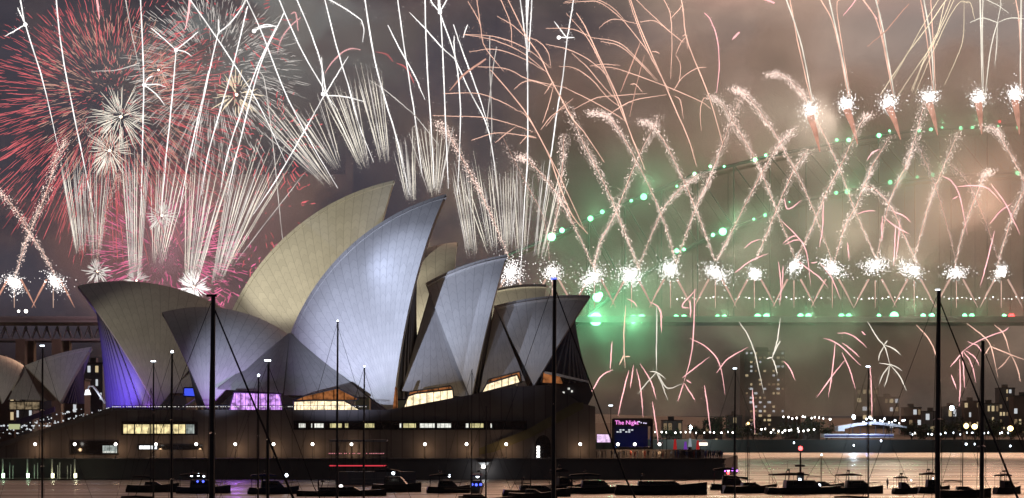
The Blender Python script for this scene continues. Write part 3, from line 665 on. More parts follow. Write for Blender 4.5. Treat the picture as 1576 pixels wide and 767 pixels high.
# ================================================================ QUAYSIDE: lamps, people, stage, jetty
def post_proto():
    t = thing('street_lamp', (0, 0, 0), 'x', 'street lamp', 'globe lamps along the quay'); b = MB(); b.tube([(0, 0, 0), (0, 0, .3), (0, 0, .3), (0, 0, 2.75)], [.12, .12, .055, .05], 8); b.build('pole', DARK, t)
    b = MB(); b.ball((0, 0, 3.02), .33, 12, 8); b.build('globe', emit('globe_glass', (1, .95, .88), 7), t)
    return t
PX = [(54, 'globe lamp on the quay nearest the foot of the stair'), (115, 'globe lamp at the left edge of the dark window recess'), (178, 'globe lamp at the right edge of the dark window recess'), (240, 'globe lamp by the bright counter slot'), (302, 'globe lamp below the right end of the yellow windows'), (362, 'globe lamp below the purple foyer windows'), (421, 'globe lamp below the gap right of the purple windows'), (481, 'globe lamp below the left end of the white window strip'), (541, 'globe lamp seen past the red striped ferry'),
      (654, 'globe lamp below the whitest panes of the strip'), (718, 'globe lamp below the end of the lit window strip'), (779, 'globe lamp beneath the olive ramp'), (893, 'globe lamp at the right corner of the podium wall'), (951, 'globe lamp beside the bright video screen'), (977, 'globe lamp in front of the stage'), (1015, 'globe lamp right of the stage by the pink streak')]
pr = None
for px, lb in PX:
    o = post_proto() if pr is None else copy_tree(pr); pr = pr or o
    yy = 570 if px < 910 else 566
    o.location = (gx(px, yy), yy, 4.33); o['label'] = lb
    lamp('POINT', 'globe_light', (gx(px, yy), 572.8 if px < 910 else 571.5, 6.1), 170, (1, .62, .34), .3)
# low wall behind the lamps on the north quay
lw = MB(); lw.box(gx(917, 574), gx(1084, 574), 574, 574.8, 4.33, gz(692, 574)); tag(lw.build('low_wall', GRAN), 'low granite wall behind the lamps on the open end of the quay', 'wall')
# navigation lantern fixed on the quay face
t = thing('quay_lantern', at(745, 716, 555.2), 'bright white lantern on the quay face with a glow beneath it', 'lantern')
b = MB(); b.prism([(gx(x, 554.6), gz(y, 554.6)) for x, y in [(736, 712), (754, 712), (749, 717), (741, 717)]], 554.6, 555.6); b.build('hood', mat('lantern_hood', (.4, .4, .4), .5), t)
b = MB(); b.box(gx(741, 554.4), gx(749, 554.4), 554.3, 554.9, gz(720.5, 554.4), gz(717.3, 554.4)); b.build('lamp', LW, t)
b = MB(); b.box(gx(744.5, 555), gx(745.5, 555), 555.0, 555.6, .2, gz(720, 555)); b.build('ladder', DARK, t)
lamp('POINT', 'lantern_light', at(745, 720, 553.4), 120, (.85, .93, 1), .3)
# ---- people: one skinned body, shared by every figure
def person_mesh(arms):
    J = {'hip': (0, 0, .95), 'chest': (0, 0, 1.3), 'neck': (0, 0, 1.47), 'head': (0, 0.01, 1.6), 'top': (0, 0.01, 1.73)}
    for s_, q in ((-1, 'l'), (1, 'r')):
        J['thigh' + q] = (s_ * .1, 0, .9); J['knee' + q] = (s_ * .12, .02, .5); J['ankle' + q] = (s_ * .13, 0, .08); J['toe' + q] = (s_ * .15, -.15, .04)
        J['sh' + q] = (s_ * .19, 0, 1.4); up = arms and s_ > 0
        J['el' + q] = (s_ * .27, -.1 if up else .02, 1.35 if up else 1.12); J['wr' + q] = (s_ * .2, -.25, 1.62) if up else (s_ * .28, -.06, .87); J['ha' + q] = (s_ * .18, -.28, 1.72) if up else (s_ * .27, -.09, .76)
    names = list(J); ix = {k: i for i, k in enumerate(names)}
    E = [('hip', 'chest'), ('chest', 'neck'), ('neck', 'head'), ('head', 'top')]
    for q in 'lr': E += [('hip', 'thigh' + q), ('thigh' + q, 'knee' + q), ('knee' + q, 'ankle' + q), ('ankle' + q, 'toe' + q), ('chest', 'sh' + q), ('sh' + q, 'el' + q), ('el' + q, 'wr' + q), ('wr' + q, 'ha' + q)]
    me = bpy.data.meshes.new('person'); me.from_pydata([J[k] for k in names], [(ix[a], ix[c]) for a, c in E], [])
    o = bpy.data.objects.new('person', me); COL.objects.link(o)
    m = o.modifiers.new('s', 'SKIN'); o.modifiers.new('d', 'SUBSURF').levels = 1
    rad = {'hip': (.16, .12), 'chest': (.18, .12), 'neck': (.06, .06), 'head': (.1, .11), 'top': (.07, .08)}
    for i, k in enumerate(names):
        r = rad.get(k) or {'th': (.1, .1), 'kn': (.065, .065), 'an': (.045, .045), 'to': (.04, .03), 'sh': (.07, .07), 'el': (.045, .045), 'wr': (.033, .033), 'ha': (.04, .025)}[k[:2]]
        me.skin_vertices[0].data[i].radius = r
    me.skin_vertices[0].data[0].use_root = True
    dg = bpy.context.evaluated_depsgraph_get(); nm = bpy.data.meshes.new_from_object(o.evaluated_get(dg)); bpy.data.objects.remove(o)
    for p in nm.polygons: p.use_smooth = True
    return nm
PM = [person_mesh(False), person_mesh(True)]
CLOTH = [mat('cloth_dark', (.03, .03, .04), .9), mat('cloth_pale', (.4, .38, .36), .9), mat('cloth_red', (.25, .05, .04), .9), mat('cloth_blue', (.06, .08, .2), .9)]
PMS = []
for m_ in PM:
    for c in CLOTH:
        d = m_.copy(); d.materials.clear(); d.materials.append(c); PMS.append(d)
def person(loc, rz, k, label, group):
    o = bpy.data.objects.new('person', PMS[k % len(PMS)]); COL.objects.link(o); o.location = loc; o.rotation_euler = (0, 0, rz); s_ = random.uniform(.93, 1.05); o.scale = (s_, s_, s_)
    return tag(o, label, 'person', group)
for i in range(46):
    px = 1040 + i * 1.6 + random.uniform(-.8, .8); D = random.uniform(558.5, 566)
    person((gx(px, D), D, 4.33), random.uniform(0, 6.28), random.choice((0, 0, 1, 2, 3, 4, 4)), 'standing spectator in the packed crowd at the tip of the quay', 'spectators at the tip of the quay')
for i in range(22):
    px = 918 + i * 5.4 + random.uniform(-2, 2); D = random.uniform(568, 573)
    person((gx(px, D), D, 4.33), random.uniform(0, 6.28), random.choice((0, 1, 2, 4)), 'spectator standing on the quay near the stage and lamps', 'spectators near the stage')
# stair crowd, and the phone and rail lights among them
xa, xb = gx(-60, PY), gx(170, PY)
for i in range(60):
    u = random.uniform(.25, .98); k = int(u * 40); x = xa + (xb - xa) * (k + .5) / 40; z = gz(706, PY) + (gz(632, PY) - gz(706, PY)) * (k + 1) / 40
    person((x, PY + 122 + random.uniform(0, 20), z), random.uniform(0, 6.28), random.choice((0, 1, 2, 3, 5)), 'spectator standing on the broad stair by the small beige sails', 'spectators on the great stair')
b = MB()
for i in range(150):
    u = random.random()
    if i % 3 == 0: x, z, yy = gx(-20 + 195 * u, PY), gz(680 - 51 * u - random.uniform(0, 4), PY), PY - .3
    elif i % 3 == 1: x, z, yy = gx(-20 + 150 * u, PY), gz(676 - 46 * u - random.uniform(1, 5), PY), PY - .3
    else: x, z, yy = gx(-10 + 90 * u, PY), gz(655.5 + random.uniform(-.6, .6), PY), PY - .3
    s_ = random.uniform(.06, .16); b.box(x - s_, x + s_, yy - .1, yy + .1, z - s_, z + s_)
tag(b.build('stair_lights', emit('stair_light', (.9, .95, 1), .8)), 'scatter of small white lights along the stair parapets', 'lights', kind='stuff')
b = MB(); b.box(gx(14, PY), gx(31, PY), PY - .5, PY - .1, gz(661, PY), gz(653, PY)); tag(b.build('lit_kiosk', emit('kiosk_light', (.8, .85, .45), .55)), 'dim yellow lit kiosk front on the stair', 'kiosk')
t = thing('curved_lamp', at(160, 622, 574.5), 'white curved arm lamp bending over the top of the stair', 'lamp')
b = MB(); b.tube([at(162, 621, 576), at(150, 603, 576), at(143, 594.5, 576), at(137, 594, 576), at(134.5, 600, 576)], [.25, .25, .22, .2, .2], 6); b.build('arm', mat('lamp_arm', (.7, .7, .75), .4), t)
b = MB(); b.tube([at(134.5, 600, 576), at(135, 608, 576)], [.4, .75], 10); b.build('lamp_shade', emit('shade_glow', (.95, .95, 1), 1.6), t)
lamp('POINT', 'arm_light', at(146, 612, 575), 160, (.8, .85, 1), .3)
# ---- stage
SD = 590.0
st = thing('concert_stage', (gx(974, SD), SD, 4.33), 'dark outdoor stage with a pink lettered sign across its top', 'stage')
b = MB()
for x in (944, 1003): b.box(gx(x - 2, SD), gx(x + 2, SD), SD, SD + 1, 4.33, gz(645, SD))
b.box(gx(944, SD), gx(1003, SD), SD, SD + 1, gz(656.5, SD), gz(644, SD)); b.build('truss', DARK, st)
b = MB(); b.box(gx(947, SD), gx(1000, SD), SD + 8, SD + 8.5, 4.33, gz(656, SD)); b.build('backdrop', mat('stage_cloth', (.03, .03, .06), .9), st)
b = MB(); b.box(gx(944, SD), gx(1003, SD), SD - 1, SD + 9, 4.33, gz(688, SD)); b.build('platform', DARK, st)
def text(s_, px, py, size, D, m, parent, name='lettering'):
    c = bpy.data.curves.new(name, 'FONT'); c.body = s_; c.size = size; c.extrude = .04; c.offset = .012 * size
    q = bpy.data.objects.new(name, c); COL.objects.link(q); me = bpy.data.meshes.new_from_object(q.evaluated_get(bpy.context.evaluated_depsgraph_get())); bpy.data.objects.remove(q)
    me.materials.clear(); me.materials.append(m); o = bpy.data.objects.new(name, me); COL.objects.link(o); o.rotation_euler = (R(90), 0, 0); o.parent = parent; o.location = at(px, py, D) - ORG[parent.name]; return o
PINK = emit('sign_pink', (1, .28, .85), 1.2)
text('The Night', 946.5, 653.5, 1.28, SD - .2, PINK, st); 
b = MB()
for x0, x1, y0 in ((977, 979, 651), (981, 985, 648.6), (986, 987.5, 650), (990, 992, 650.6), (993, 995, 651)): b.box(gx(x0, SD), gx(x1, SD), SD - .2, SD - .1, gz(y0 + 1.6, SD), gz(y0, SD))
b.build('sign_dashes', emit('sign_pale', (.8, .7, 1), 1.2), st)
b = MB()
for k in range(6):
    for j in range(2):
        if (k + j) % 3: b.box(gx(949 + k * 4.5, SD), gx(952 + k * 4.5, SD), SD - .2, SD + .4, gz(663 + 3 * j, SD), gz(661 + 3 * j, SD))
b.build('lamp_bar', emit('stage_lamp', (.8, .85, .9), .8), st)
for x, y, e, c in ((948, 682, 120, (.1, .3, 1)), (986, 675, 90, (.05, .12, 1)), (972, 680, 60, (.1, .1, 1))): lamp('POINT', 'stage_light', at(x, y, SD + 4), e, c, .4)
t = thing('video_screen', (gx(929, 588), 588, 4.33), 'bright pinkish video screen on a stand beside the stage', 'screen')
b = MB(); b.box(gx(918, 588), gx(940, 588), 588, 588.4, gz(682, 588), gz(668, 588)); b.build('casing', DARK, t)
b = MB(); b.box(gx(918.8, 588), gx(939.3, 588), 587.9, 587.995, gz(681, 588), gz(668.8, 588)); b.build('display', emit('screen_pink', (.85, .6, .9), 1.0, flick=.5, scale=1.2), t)
b = MB(); b.box(gx(927, 588), gx(931, 588), 588.1, 588.3, 4.33, gz(682, 588)); b.build('stand', DARK, t)
for px, y0, y1, m, lb in ((1039, 676, 692, LR, 'red glowing banner column left of the purple one'), (1055, 680, 692, LP, 'purple glowing banner column'), (1062, 675, 688, LC, 'white glowing banner column'), (1074, 678, 693, LR, 'red glowing banner column beside the white marquee')):
    t = thing('light_column', (gx(px, 585), 585, 4.33), lb, 'light column', 'light columns at the tip of the quay')
    b = MB(); b.tube([at(px, y1, 585), at(px, y0, 585)], [.42, .22], 8); b.build('glow_tube', emit('column_' + lb.split()[0], m.node_tree.nodes['Emission'].inputs[0].default_value[:3], .3), t)
    b = MB(); b.tube([(gx(px, 585), 585, 4.33), at(px, y1, 585)], .4, 8); b.build('base', DARK, t)
t = thing('marquee', (gx(1083, 584), 584, 4.33), 'small lit white marquee behind the crowd at the tip of the quay', 'marquee')
b = MB(); b.box(gx(1077, 584), gx(1089, 584), 584, 588, gz(686, 584), gz(681.5, 584)); b.build('lit_front', emit('marquee_light', (1, .95, .8), 1.8), t)
b = MB(); b.add([at(1076, 681.3, 583.8), at(1090, 681.3, 583.8), at(1090, 681.3, 588), at(1076, 681.3, 588), at(1083, 677, 586)], [(0, 1, 4), (1, 2, 4), (2, 3, 4), (3, 0, 4), (3, 2, 1, 0)]); b.build('roof', mat('marquee_cloth', (.6, .6, .6), .8), t)
b = MB(); [b.box(gx(x, 584.5) - .06, gx(x, 584.5) + .06, 584.4, 584.6, 4.33, gz(686, 584)) for x in (1078, 1088)]; b.build('pole', DARK, t)
for px, yt in ((940, 625), (1020, 668), (1026, 670)):
    t = thing('flag_pole', (gx(px, 580), 580, 4.33), {940: 'tall thin lamp standard with small white head beside the video screen', 1020: 'thin pole right of the stage, nearer the stage', 1026: 'thin pole right of the stage, nearer the crowd'}[px], 'pole')
    b = MB(); b.tube([(gx(px, 580), 580, 4.33), at(px, yt, 580)], .07, 5); b.build('shaft', DARK, t)
    b = MB(); b.box(gx(px - 3, 580), gx(px + 3, 580), 579.8, 580.2, gz(yt, 580), gz(yt - 1.2, 580)); b.build('lamp_head', LC if px == 940 else DARK, t)
# ---- lit jetty at the left
JD = 548.0
jt = thing('jetty', (gx(40, JD), JD, 0), 'low floating jetty with green lit posts at the far left', 'jetty')
b = MB(); b.box(gx(-160, JD), gx(117, JD), JD - 3, JD + 3, -.2, gz(737, JD)); b.build('pontoon', mat('pontoon_deck', (.05, .06, .05), .8), jt)
LGN = emit('jetty_green', (.62, 1, .62), 6); LYN = emit('jetty_cream', (1, .98, .62), 6)
for px, m in ((4, LGN), (42, LGN), (80, LYN), (115, LYN)):
    b = MB(); b.tube([at(px, 738, JD), at(px, 707, JD)], .16, 6); p = b.build('post', mat('jetty_post', (.5, .5, .45), .6), jt)
    b = MB(); b.tube([at(px + 1, 735.5, JD - .6), at(px + 1, 729, JD - .6)], .30, 8); b.build('lamp', m, p)
    lamp('POINT', 'jetty_light', at(px + 2, 730, JD - 1.2), 70, m.node_tree.nodes['Emission'].inputs[0].default_value[:3], .2)
for px in (15, 20, 53, 58, 89, 92, 104, 109, -10, -30):
    b = MB(); b.tube([at(px, 738, JD + 1), at(px, 711 + (px % 7), JD + 1)], .1, 5); b.build('rail_post', mat('jetty_post_thin', (.4, .42, .4), .6), jt)
b = MB(); b.tube([at(-120, 733, JD - 2), at(116, 733, JD - 2)], .04, 4); b.tube([at(-120, 730, JD + 2), at(116, 730, JD + 2)], .04, 4); b.build('handrail', DARK, jt)
# ================================================================ BOATS
HULLW = mat('white_gelcoat', (.35, .35, .36), .3); HULLN = mat('navy_gelcoat', (.02, .03, .07), .3); HULLK = mat('black_gelcoat', (.015, .015, .018), .35)
HULLS = [HULLK, HULLN, HULLW]
TEAK = mat('teak_deck', (.10, .07, .05), .7); ALU = mat('mast_alloy', (.05, .05, .055), .45, .3); CANV = mat('blue_canvas', (.02, .03, .16), .8); CANVD = mat('dark_canvas', (.02, .02, .03), .85); ROPE = mat('rigging_wire', (.03, .03, .03), .5)
def hull(Ln, B, H, m, root, draft=.5, name='hull'):
    b = MB(); ns = 14; vs, fs = [], []
    for i in range(ns + 1):
        u = i / ns; x = (u - .45) * Ln
        w_ = B / 2 * min(1, (1 - u ** 2.6) * 1.05) * (.82 + .18 * min(1, u * 4)); w_ = max(w_, .02)
        sh = H * (1 + .28 * (u - .35) ** 2 * 3)
        for k, (fy, z) in enumerate(((-1, sh), (-.92, sh * .35), (-.35, -draft), (.35, -draft), (.92, sh * .35), (1, sh))): vs.append((x - (.25 * H if i == 0 and k in (1, 2, 3, 4) else 0), fy * w_, z))
    for i in range(ns):
        for k in range(5): a = i * 6 + k; fs.append((a, a + 6, a + 7, a + 1))
        fs.append((i * 6 + 5, (i + 1) * 6 + 5, (i + 1) * 6, i * 6))
    fs.append((0, 1, 2, 3, 4, 5)); fs.append(tuple(range(ns * 6 + 5, ns * 6 - 1, -1)))
    b.add(vs, fs); return b.build(name, m, root)
def cabin(root, x0, x1, B, z0, z1, m, rake=.6, name='cabin', glass=True):
    b = MB(); w_ = B / 2
    b.add([(x0, -w_, z0), (x1, -w_, z0), (x1, w_, z0), (x0, w_, z0), (x0 + .15, -w_ * .85, z1), (x1 - rake, -w_ * .8, z1), (x1 - rake, w_ * .8, z1), (x0 + .15, w_ * .85, z1)],
          [(3, 2, 1, 0), (4, 5, 6, 7), (0, 1, 5, 4), (1, 2, 6, 5), (2, 3, 7, 6), (3, 0, 4, 7)])
    c = b.build(name, m, root)
    if glass:
        g = MB(); h = z1 - z0
        for sy in (-1, 1):
            g.box(x0 + .3, x1 - rake - .15, sy * w_ * .93 - .03, sy * w_ * .93 + .03, z0 + h * .4, z0 + h * .78)
        g.build('window', BLACKGLASS, c)
    return c
def ball_lamp(root, p, r, m, name='lamp'):
    b = MB(); b.ball(p, r, 8, 6); return b.build(name, m, root)
def finish(root, D, px, rz, label, cat, group):
    root.location = (gx(px, D), D, 0); root.rotation_euler = (0, 0, rz); tag(root, label, cat, group)
def yacht(px, ytop, D, label, Ln=10.5, mr=.11, rz=0., lightm=LC, flat=False, hm=0, jib=False, lr=.16, spread=True, stay=.03):
    t = thing('sailing_yacht', (0, 0, 0), label, 'yacht', 'moored sailing yachts in front of the quay')
    zt = gz(ytop, D)
    hull(Ln, Ln * .29, 1.15, HULLS[hm], t, .7); cabin(t, -.12 * Ln, .22 * Ln, Ln * .2, 1.2, 1.75, HULLS[hm], 1.0)
    mr *= .82; lr *= .58 if flat else .66
    b = MB(); b.tube([(0, 0, .9), (0, 0, zt * .6), (.05, 0, zt)], [mr, mr * .95, mr * .72], 8); mst = b.build('mast', ALU, t)
    if spread:
        b = MB()
        for z in (.4, .68): b.tube([(0, -.95, zt * z), (0, 0, zt * z + .05), (0, .95, zt * z)], mr * .3, 5)
        b.build('spreader', ALU, mst)
    b = MB(); b.tube([(-.05, 0, 2.3), (-.36 * Ln, 0, 2.45)], mr * .7, 8); bo = b.build('boom', ALU, t)
    b = MB(); b.tube([(-.1, 0, 2.5), (-.2 * Ln, 0, 2.62), (-.35 * Ln, 0, 2.6)], [mr * 1.9, mr * 1.7, mr], 8); b.build('furled_mainsail', CANVD, bo)
    b = MB(); bow, st_ = .52 * Ln, -.43 * Ln; s_ = .011 * max(1, D / 160)
    b.tube([(0, 0, zt * .99), (st_, 0, 1.3)], s_, 4)
    for sy in (-1, 1): b.tube([(0, 0, zt * .97), (0, sy * .95, zt * .68), (-.1, sy * Ln * .135, 1.2)], s_, 4)
    b.build('rigging', ROPE, t)
    b = MB(); b.tube([(.1, 0, zt * .97), ((bow + .1) / 2 - .15, 0, zt * .49), (bow, 0, 1.45)], [stay * .5, stay * .9, stay * .9] if jib else s_, 6); b.build('furled_jib' if jib else 'forestay', CANVD if jib else ROPE, t)
    if lightm is not None:
        b = MB()
        if flat: b.box(-lr * 1.5, lr * 1.5, -lr, lr, zt, zt + lr * .7)
        else: b.ball((.05, 0, zt + lr * .6), lr, 8, 6)
        b.build('anchor_light', lightm, mst)
    finish(t, D, px, rz, label, 'yacht', 'moored sailing yachts in front of the quay'); return t
G = 'moored sailing yachts in front of the quay'
yacht(65, 533, 230, 'yacht whose thin mast stands in front of the small beige sails', lr=.2, flat=True)
yacht(232, 597, 438, 'small yacht with low dark hull moored below the yellow windows', 8.5, .1, .1, None, hm=0)
yacht(236, 557, 300, 'yacht with flat topped mast light in front of the violet glazed mouth', lr=.28, flat=True)
yacht(264, 543, 200, 'yacht with round mast light before the shadowed left sail', mr=.12, lr=.16)
yacht(326, 457, 90, 'yacht with the thickest mast, crossing the left bluish sail', 12, .13, 0, DARK, jib=True, stay=.05, lr=.2, flat=True)
yacht(397, 579, 200, 'yacht with round mast light just left of the thick flat topped mast', mr=.09, lr=.15)
yacht(412, 556, 150, 'yacht with thick flat topped mast in front of the purple foyer', mr=.11, lr=.19, flat=True, jib=True)
yacht(519, 495, 230, 'yacht with slim mast crossing the tallest bluish sail', 12, .12, 0, LC, lr=.12)
yacht(560, 565, 250, 'yacht with shorter mast before the lit foyer right of the slim tall mast', mr=.11, lr=.14)
yacht(726, 568, 350, 'yacht with needle thin unlit mast against the foot of the third sail', mr=.07, lightm=None)
yacht(748, 627, 300, 'yacht with low mast before the quay lantern', 9, .1, 0, DARK, lr=.18, flat=True)
yacht(817, 690, 380, 'small yacht with short bare mast left of the arched door', 7, .05, 0, None)
yacht(852, 430, 110, 'yacht with tall thick mast crossing the last bluish sail', 12, .125, 0, LB, jib=True, stay=.045, flat=True, lr=.13)
yacht(1131, 568, 260, 'yacht with white lit mast in front of the apartment tower trees', 11, .11, 0, LC, lr=.2, flat=True)
yacht(1151, 653, 430, 'yacht with an orange lamp on its crooked thin mast', 9, .1, .2, emit('lamp_orange', (1, .55, .15), 9), lr=.3)
yacht(1264, 701, 440, 'small yacht with short mast and white light beside the red lit workboat', 7, .04, 0, LC, lr=.22)
yacht(1336, 565, 300, 'yacht with slim mast before the blue pavilion', 11, .095, 0, LC, lr=.25, flat=True)
yacht(1443, 447, 100, 'yacht with tall thick mast topped white on the open water', 12, .13, 0, LC, jib=True, stay=.05, lr=.09, flat=True)
yacht(1511, 525, 110, 'yacht with thick dark mast at the right, shorter than its thick neighbour', 11, .12, 0, None, jib=True, stay=.03)
yacht(1481, 640, 400, 'yacht with thin mast and furled sail between the two thick masts', 8, .07, 0, None)
# ---- motor boats
GM = 'small motor boats moored in front of the quay'
def cruiser(px, D, Ln, label, rz=0., hm=0, canopy=None, lights=(), name='motor_boat', H=1.0, ch=1.5, mast=0.):
    t = thing(name, (0, 0, 0), label, 'boat', GM); Ln *= 1.15; ch *= 1.25
    hull(Ln, Ln * .32, H, HULLS[hm], t); c = cabin(t, -.22 * Ln, .26 * Ln, Ln * .25, H * 1.02, H + ch * .62, HULLS[hm], 1.1)
    if canopy:
        b = MB(); b.prism([(-.42 * Ln, H + ch), (-.4 * Ln, H + ch * 1.12), (-.1 * Ln, H + ch * 1.22), (.08 * Ln, H + ch * 1.1), (.1 * Ln, H + ch)], -Ln * .13, Ln * .13); cn = b.build('canopy', canopy, t)
        b = MB(); [b.tube([(x * Ln, sy * Ln * .125, H), (x * Ln, sy * Ln * .12, H + ch)], .03, 4) for x in (-.4, -.12, .06) for sy in (-1, 1)]; b.build('canopy_frame', ALU, cn)
    b = MB(); b.tube([(.5 * Ln, 0, H * 1.35 + .55), (.3 * Ln, -Ln * .12, H * 1.1 + .6), (-.1 * Ln, -Ln * .15, H + .6)], .03, 4); b.tube([(.5 * Ln, 0, H * 1.35 + .55), (.3 * Ln, Ln * .12, H * 1.1 + .6), (-.1 * Ln, Ln * .15, H + .6)], .03, 4)
    for x in (.48, .3, .1, -.1): b.tube([(x * Ln, -Ln * .14 * (1.2 - x), H), (x * Ln, -Ln * .14 * (1.2 - x) * .9, H + .6)], .025, 4)
    b.build('guard_rail', ALU, t)
    b = MB(); zt = H + ch * 1.35; b.tube([(-.2 * Ln, -Ln * .12, H), (-.17 * Ln, -Ln * .1, zt), (-.17 * Ln, Ln * .1, zt), (-.2 * Ln, Ln * .12, H)], .07, 5); b.tube([(-.17 * Ln, .2, zt), (-.17 * Ln, .2, zt + 1.6)], .025, 4); b.tube([(-.17 * Ln, -.3, zt + .05), (-.17 * Ln, -.3, zt + .3)], .28, 8); b.build('radar_arch', ALU, t)
    if mast: b = MB(); b.tube([(0, 0, H + ch * .6), (0, 0, mast)], [.2, .11], 6); b.box(-.5, .5, -.4, .4, H + ch * .6, H + ch * 1.25); b.box(-.9, .7, -.06, .06, mast * .62, mast * .66); b.tube([(0, -.5, mast * .8), (0, .5, mast * .8)], .03, 4); b.build('mast', ALU, t)
    for x, y, z, r, m in lights: ball_lamp(t, (x, y, z), r, m)
    finish(t, D, px, rz, label, 'boat', GM); return t
cruiser(310, 430, 7.5, 'dark cruiser with a cluster of white lamps and a blue glow below the yellow windows', .1, 1, CANVD, ((-1.6, 0, 2.9, .22, LC), (-.5, 0, 3.0, .26, LC), (.4, 0, 2.8, .18, LC), (-.6, -.9, 1.9, .2, LB), (.3, -.9, 1.9, .22, LB)))
cruiser(418, 425, 7, 'bluish hulled cruiser with one white lamp below the purple foyer', .15, 1, CANV, ((2.4, 0, 3.0, .26, LC),))
cruiser(520, 412, 12, 'long low black launch with a white lamp and a standing figure aboard', .05, 0, None, ((.5, -1, 1.5, .28, LW),), 'launch', .8, .8)
cruiser(608, 440, 7, 'dark cabin boat with white lamp just right of the ferry', -.1, 0, CANVD, ((-.3, 0, 3.1, .26, LC),), H=1.2, ch=1.7)
cruiser(688, 432, 6, 'small dark boat with one lamp left of the blue covered boat', .1, 0, CANVD, ((.4, 0, 2.8, .22, LC),), ch=1.4)
cruiser(735, 425, 5.5, 'boat seen end on under a vivid blue cover below the quay lantern', 1.45, 0, CANV, ((0, 0, 2.9, .3, LC), (-1.5, .7, 1.55, .22, LB), (-1.5, 0, 1.5, .22, LB), (-1.5, -.7, 1.55, .22, LB)))
cruiser(822, 408, 9, 'dark railed boat beneath the arched door', .08, 0, None, (), ch=1.0)
cruiser(868, 440, 5, 'small dark humped boat under the tall thick mast', .4, 0, CANVD, (), ch=1.9)
cruiser(915, 428, 8.5, 'canopied dark boat below the right corner of the podium', .05, 0, CANVD, ((.6, -1, 1.6, .12, LR),))
cruiser(1012, 420, 12.5, 'long low black barge like boat below the crowded tip of the quay', 0, 0, None, (), 'barge', 1.5, .9)
cruiser(1126, 455, 6.6, 'party boat with violet and pink lamps and a flat dark canopy', 0, 0, CANVD, ((-1.2, -.4, 3.3, .18, LP), (-.6, -.4, 3.5, .3, emit('lamp_pink', (1, .45, .85), 8)), (.1, -.4, 3.5, .25, LP), (.9, -.4, 3.3, .16, LP), (-.6, -.4, 2.9, .26, LR)), ch=1.9)
t = cruiser(1232, 425, 10.5, 'dark workboat with tall mast carrying a red lamp', .1, 0, CANVD, ((0, 0, 7.35, .36, LR), (-.3, -1, 2.3, .24, LC), (-.3, -1, 1.4, .3, LC), (3.1, 0, 1.4, .22, LC), (1.2, -1, 1.2, .14, LB)), 'workboat', 1.0, 1.6, 7.1)
cruiser(1318, 428, 7, 'dark cabin cruiser left of the slim mast before the pavilion', .1, 0, CANVD, (), ch=1.5)
cruiser(1392, 425, 3.6, 'small dark dinghy with console and windscreen left of the thick mast', .3, 0, CANVD, ((1.2, 0, 2.2, .1, LC),), 'dinghy', .9, 1.3)
cruiser(1436, 430, 4.6, 'small dark boat with outboard frame behind the thick mast', .2, 0, CANVD, ((0, 0, 2.4, .1, LC),), ch=1.6)
cruiser(1550, 425, 4.4, 'rounded dark boat at the right end of the moorings', .5, 0, CANVD, (), ch=1.5)
# black conical sail bundle on a moored dinghy
t = thing('sailing_dinghy', (gx(1493, 410), 410, 0), 'moored dinghy with a dark cone of wrapped sail between the thick masts', 'dinghy', GM)
b = MB(); hull(3.6, 1.3, .6, HULLK, t); b.tube([(0, 0, .4), (0, 0, 3.4)], [1.05, .06], 10); b.build('wrapped_sail', CANVD, t)
for px, D, lb in ((490, 411, 'person standing on the long low black launch'), (1366, 424, 'person standing in a low tender on the bright water'), (880, 427, 'person standing in the canopied dark boat')):
    person((gx(px, D), D, .85), 2.0, 0, lb, None)
t = thing('tender', (gx(1366, 424), 424, 0), 'low black tender carrying one standing person', 'boat', GM); hull(3.4, 1.4, .85, HULLK, t, .3); b = MB(); b.box(-.5, .5, -.5, .5, .7, .84); b.build('thwart', TEAK, t); b = MB(); b.box(-1.85, -1.6, -.15, .15, .3, 1.25); b.build('outboard', DARK, t)
# bright mooring buoys
for px, py, lb in ((1361, 711, 'small dark mooring buoy on the bright water'),):
    pass
# ---- passing ferry with red light strips
fd = 500.0
fr = thing('ferry', (gx(575, fd), fd, 0), 'open decked ferry with red light strips passing before the quay', 'ferry')
b = MB(); x0, x1 = gx(516, fd), gx(640, fd); z0, z1 = 0.0, gz(726, fd)
b.plan([(x0, fd), (x0 + 2.5, fd - 2.6), (x1 - 3.5, fd - 2.6), (x1, fd), (x1 - 3.5, fd + 2.6), (x0 + 2.5, fd + 2.6)], -.4, z1); b.build('hull', mat('ferry_hull', (.14, .14, .16), .5), fr)
FW = mat('ferry_white', (.26, .26, .28), .5)
b = MB()
for py in (737, 742): b.box(x0 + 3.2, x1 - 4.2, fd - 2.68, fd - 2.605, gz(py, fd) - .06, gz(py, fd) + .06)
b.build('rubbing_strake', FW, fr)
b = MB(); b.box(gx(508, fd), gx(596, fd), fd - 2.2, fd + 2.2, gz(680, fd), gz(677, fd)); b.build('roof', FW, fr)
b = MB(); b.box(gx(508, fd), gx(596, fd), fd - 2.3, fd + 2.3, gz(718.5, fd), gz(717, fd)); b.build('upper_deck', DARK, fr)
b = MB()
for k in range(9):
    x = gx(509 + k * 10.8, fd)
    for sy in (-2.1, 2.1): b.box(x - .05, x + .05, fd + sy - .05, fd + sy + .05, z1, gz(680, fd))
b.build('stanchion', DARK, fr)
b = MB(); b.box(gx(508.5, fd), gx(595.5, fd), fd - 2.4, fd - 2.31, gz(717.6, fd), gz(716, fd)); b.build('red_light_strip', emit('ferry_red', (.9, .06, .09), .9), fr)
b = MB()
for k in range(34):
    if random.random() < .75: x = gx(508 + k * 2.6, fd); b.box(x - .08, x + .08, fd - 2.3, fd - 2.2, gz(698.6, fd), gz(697.4, fd))
b.build('lamp_string', emit('ferry_pink', (1, .35, .4), .9), fr)
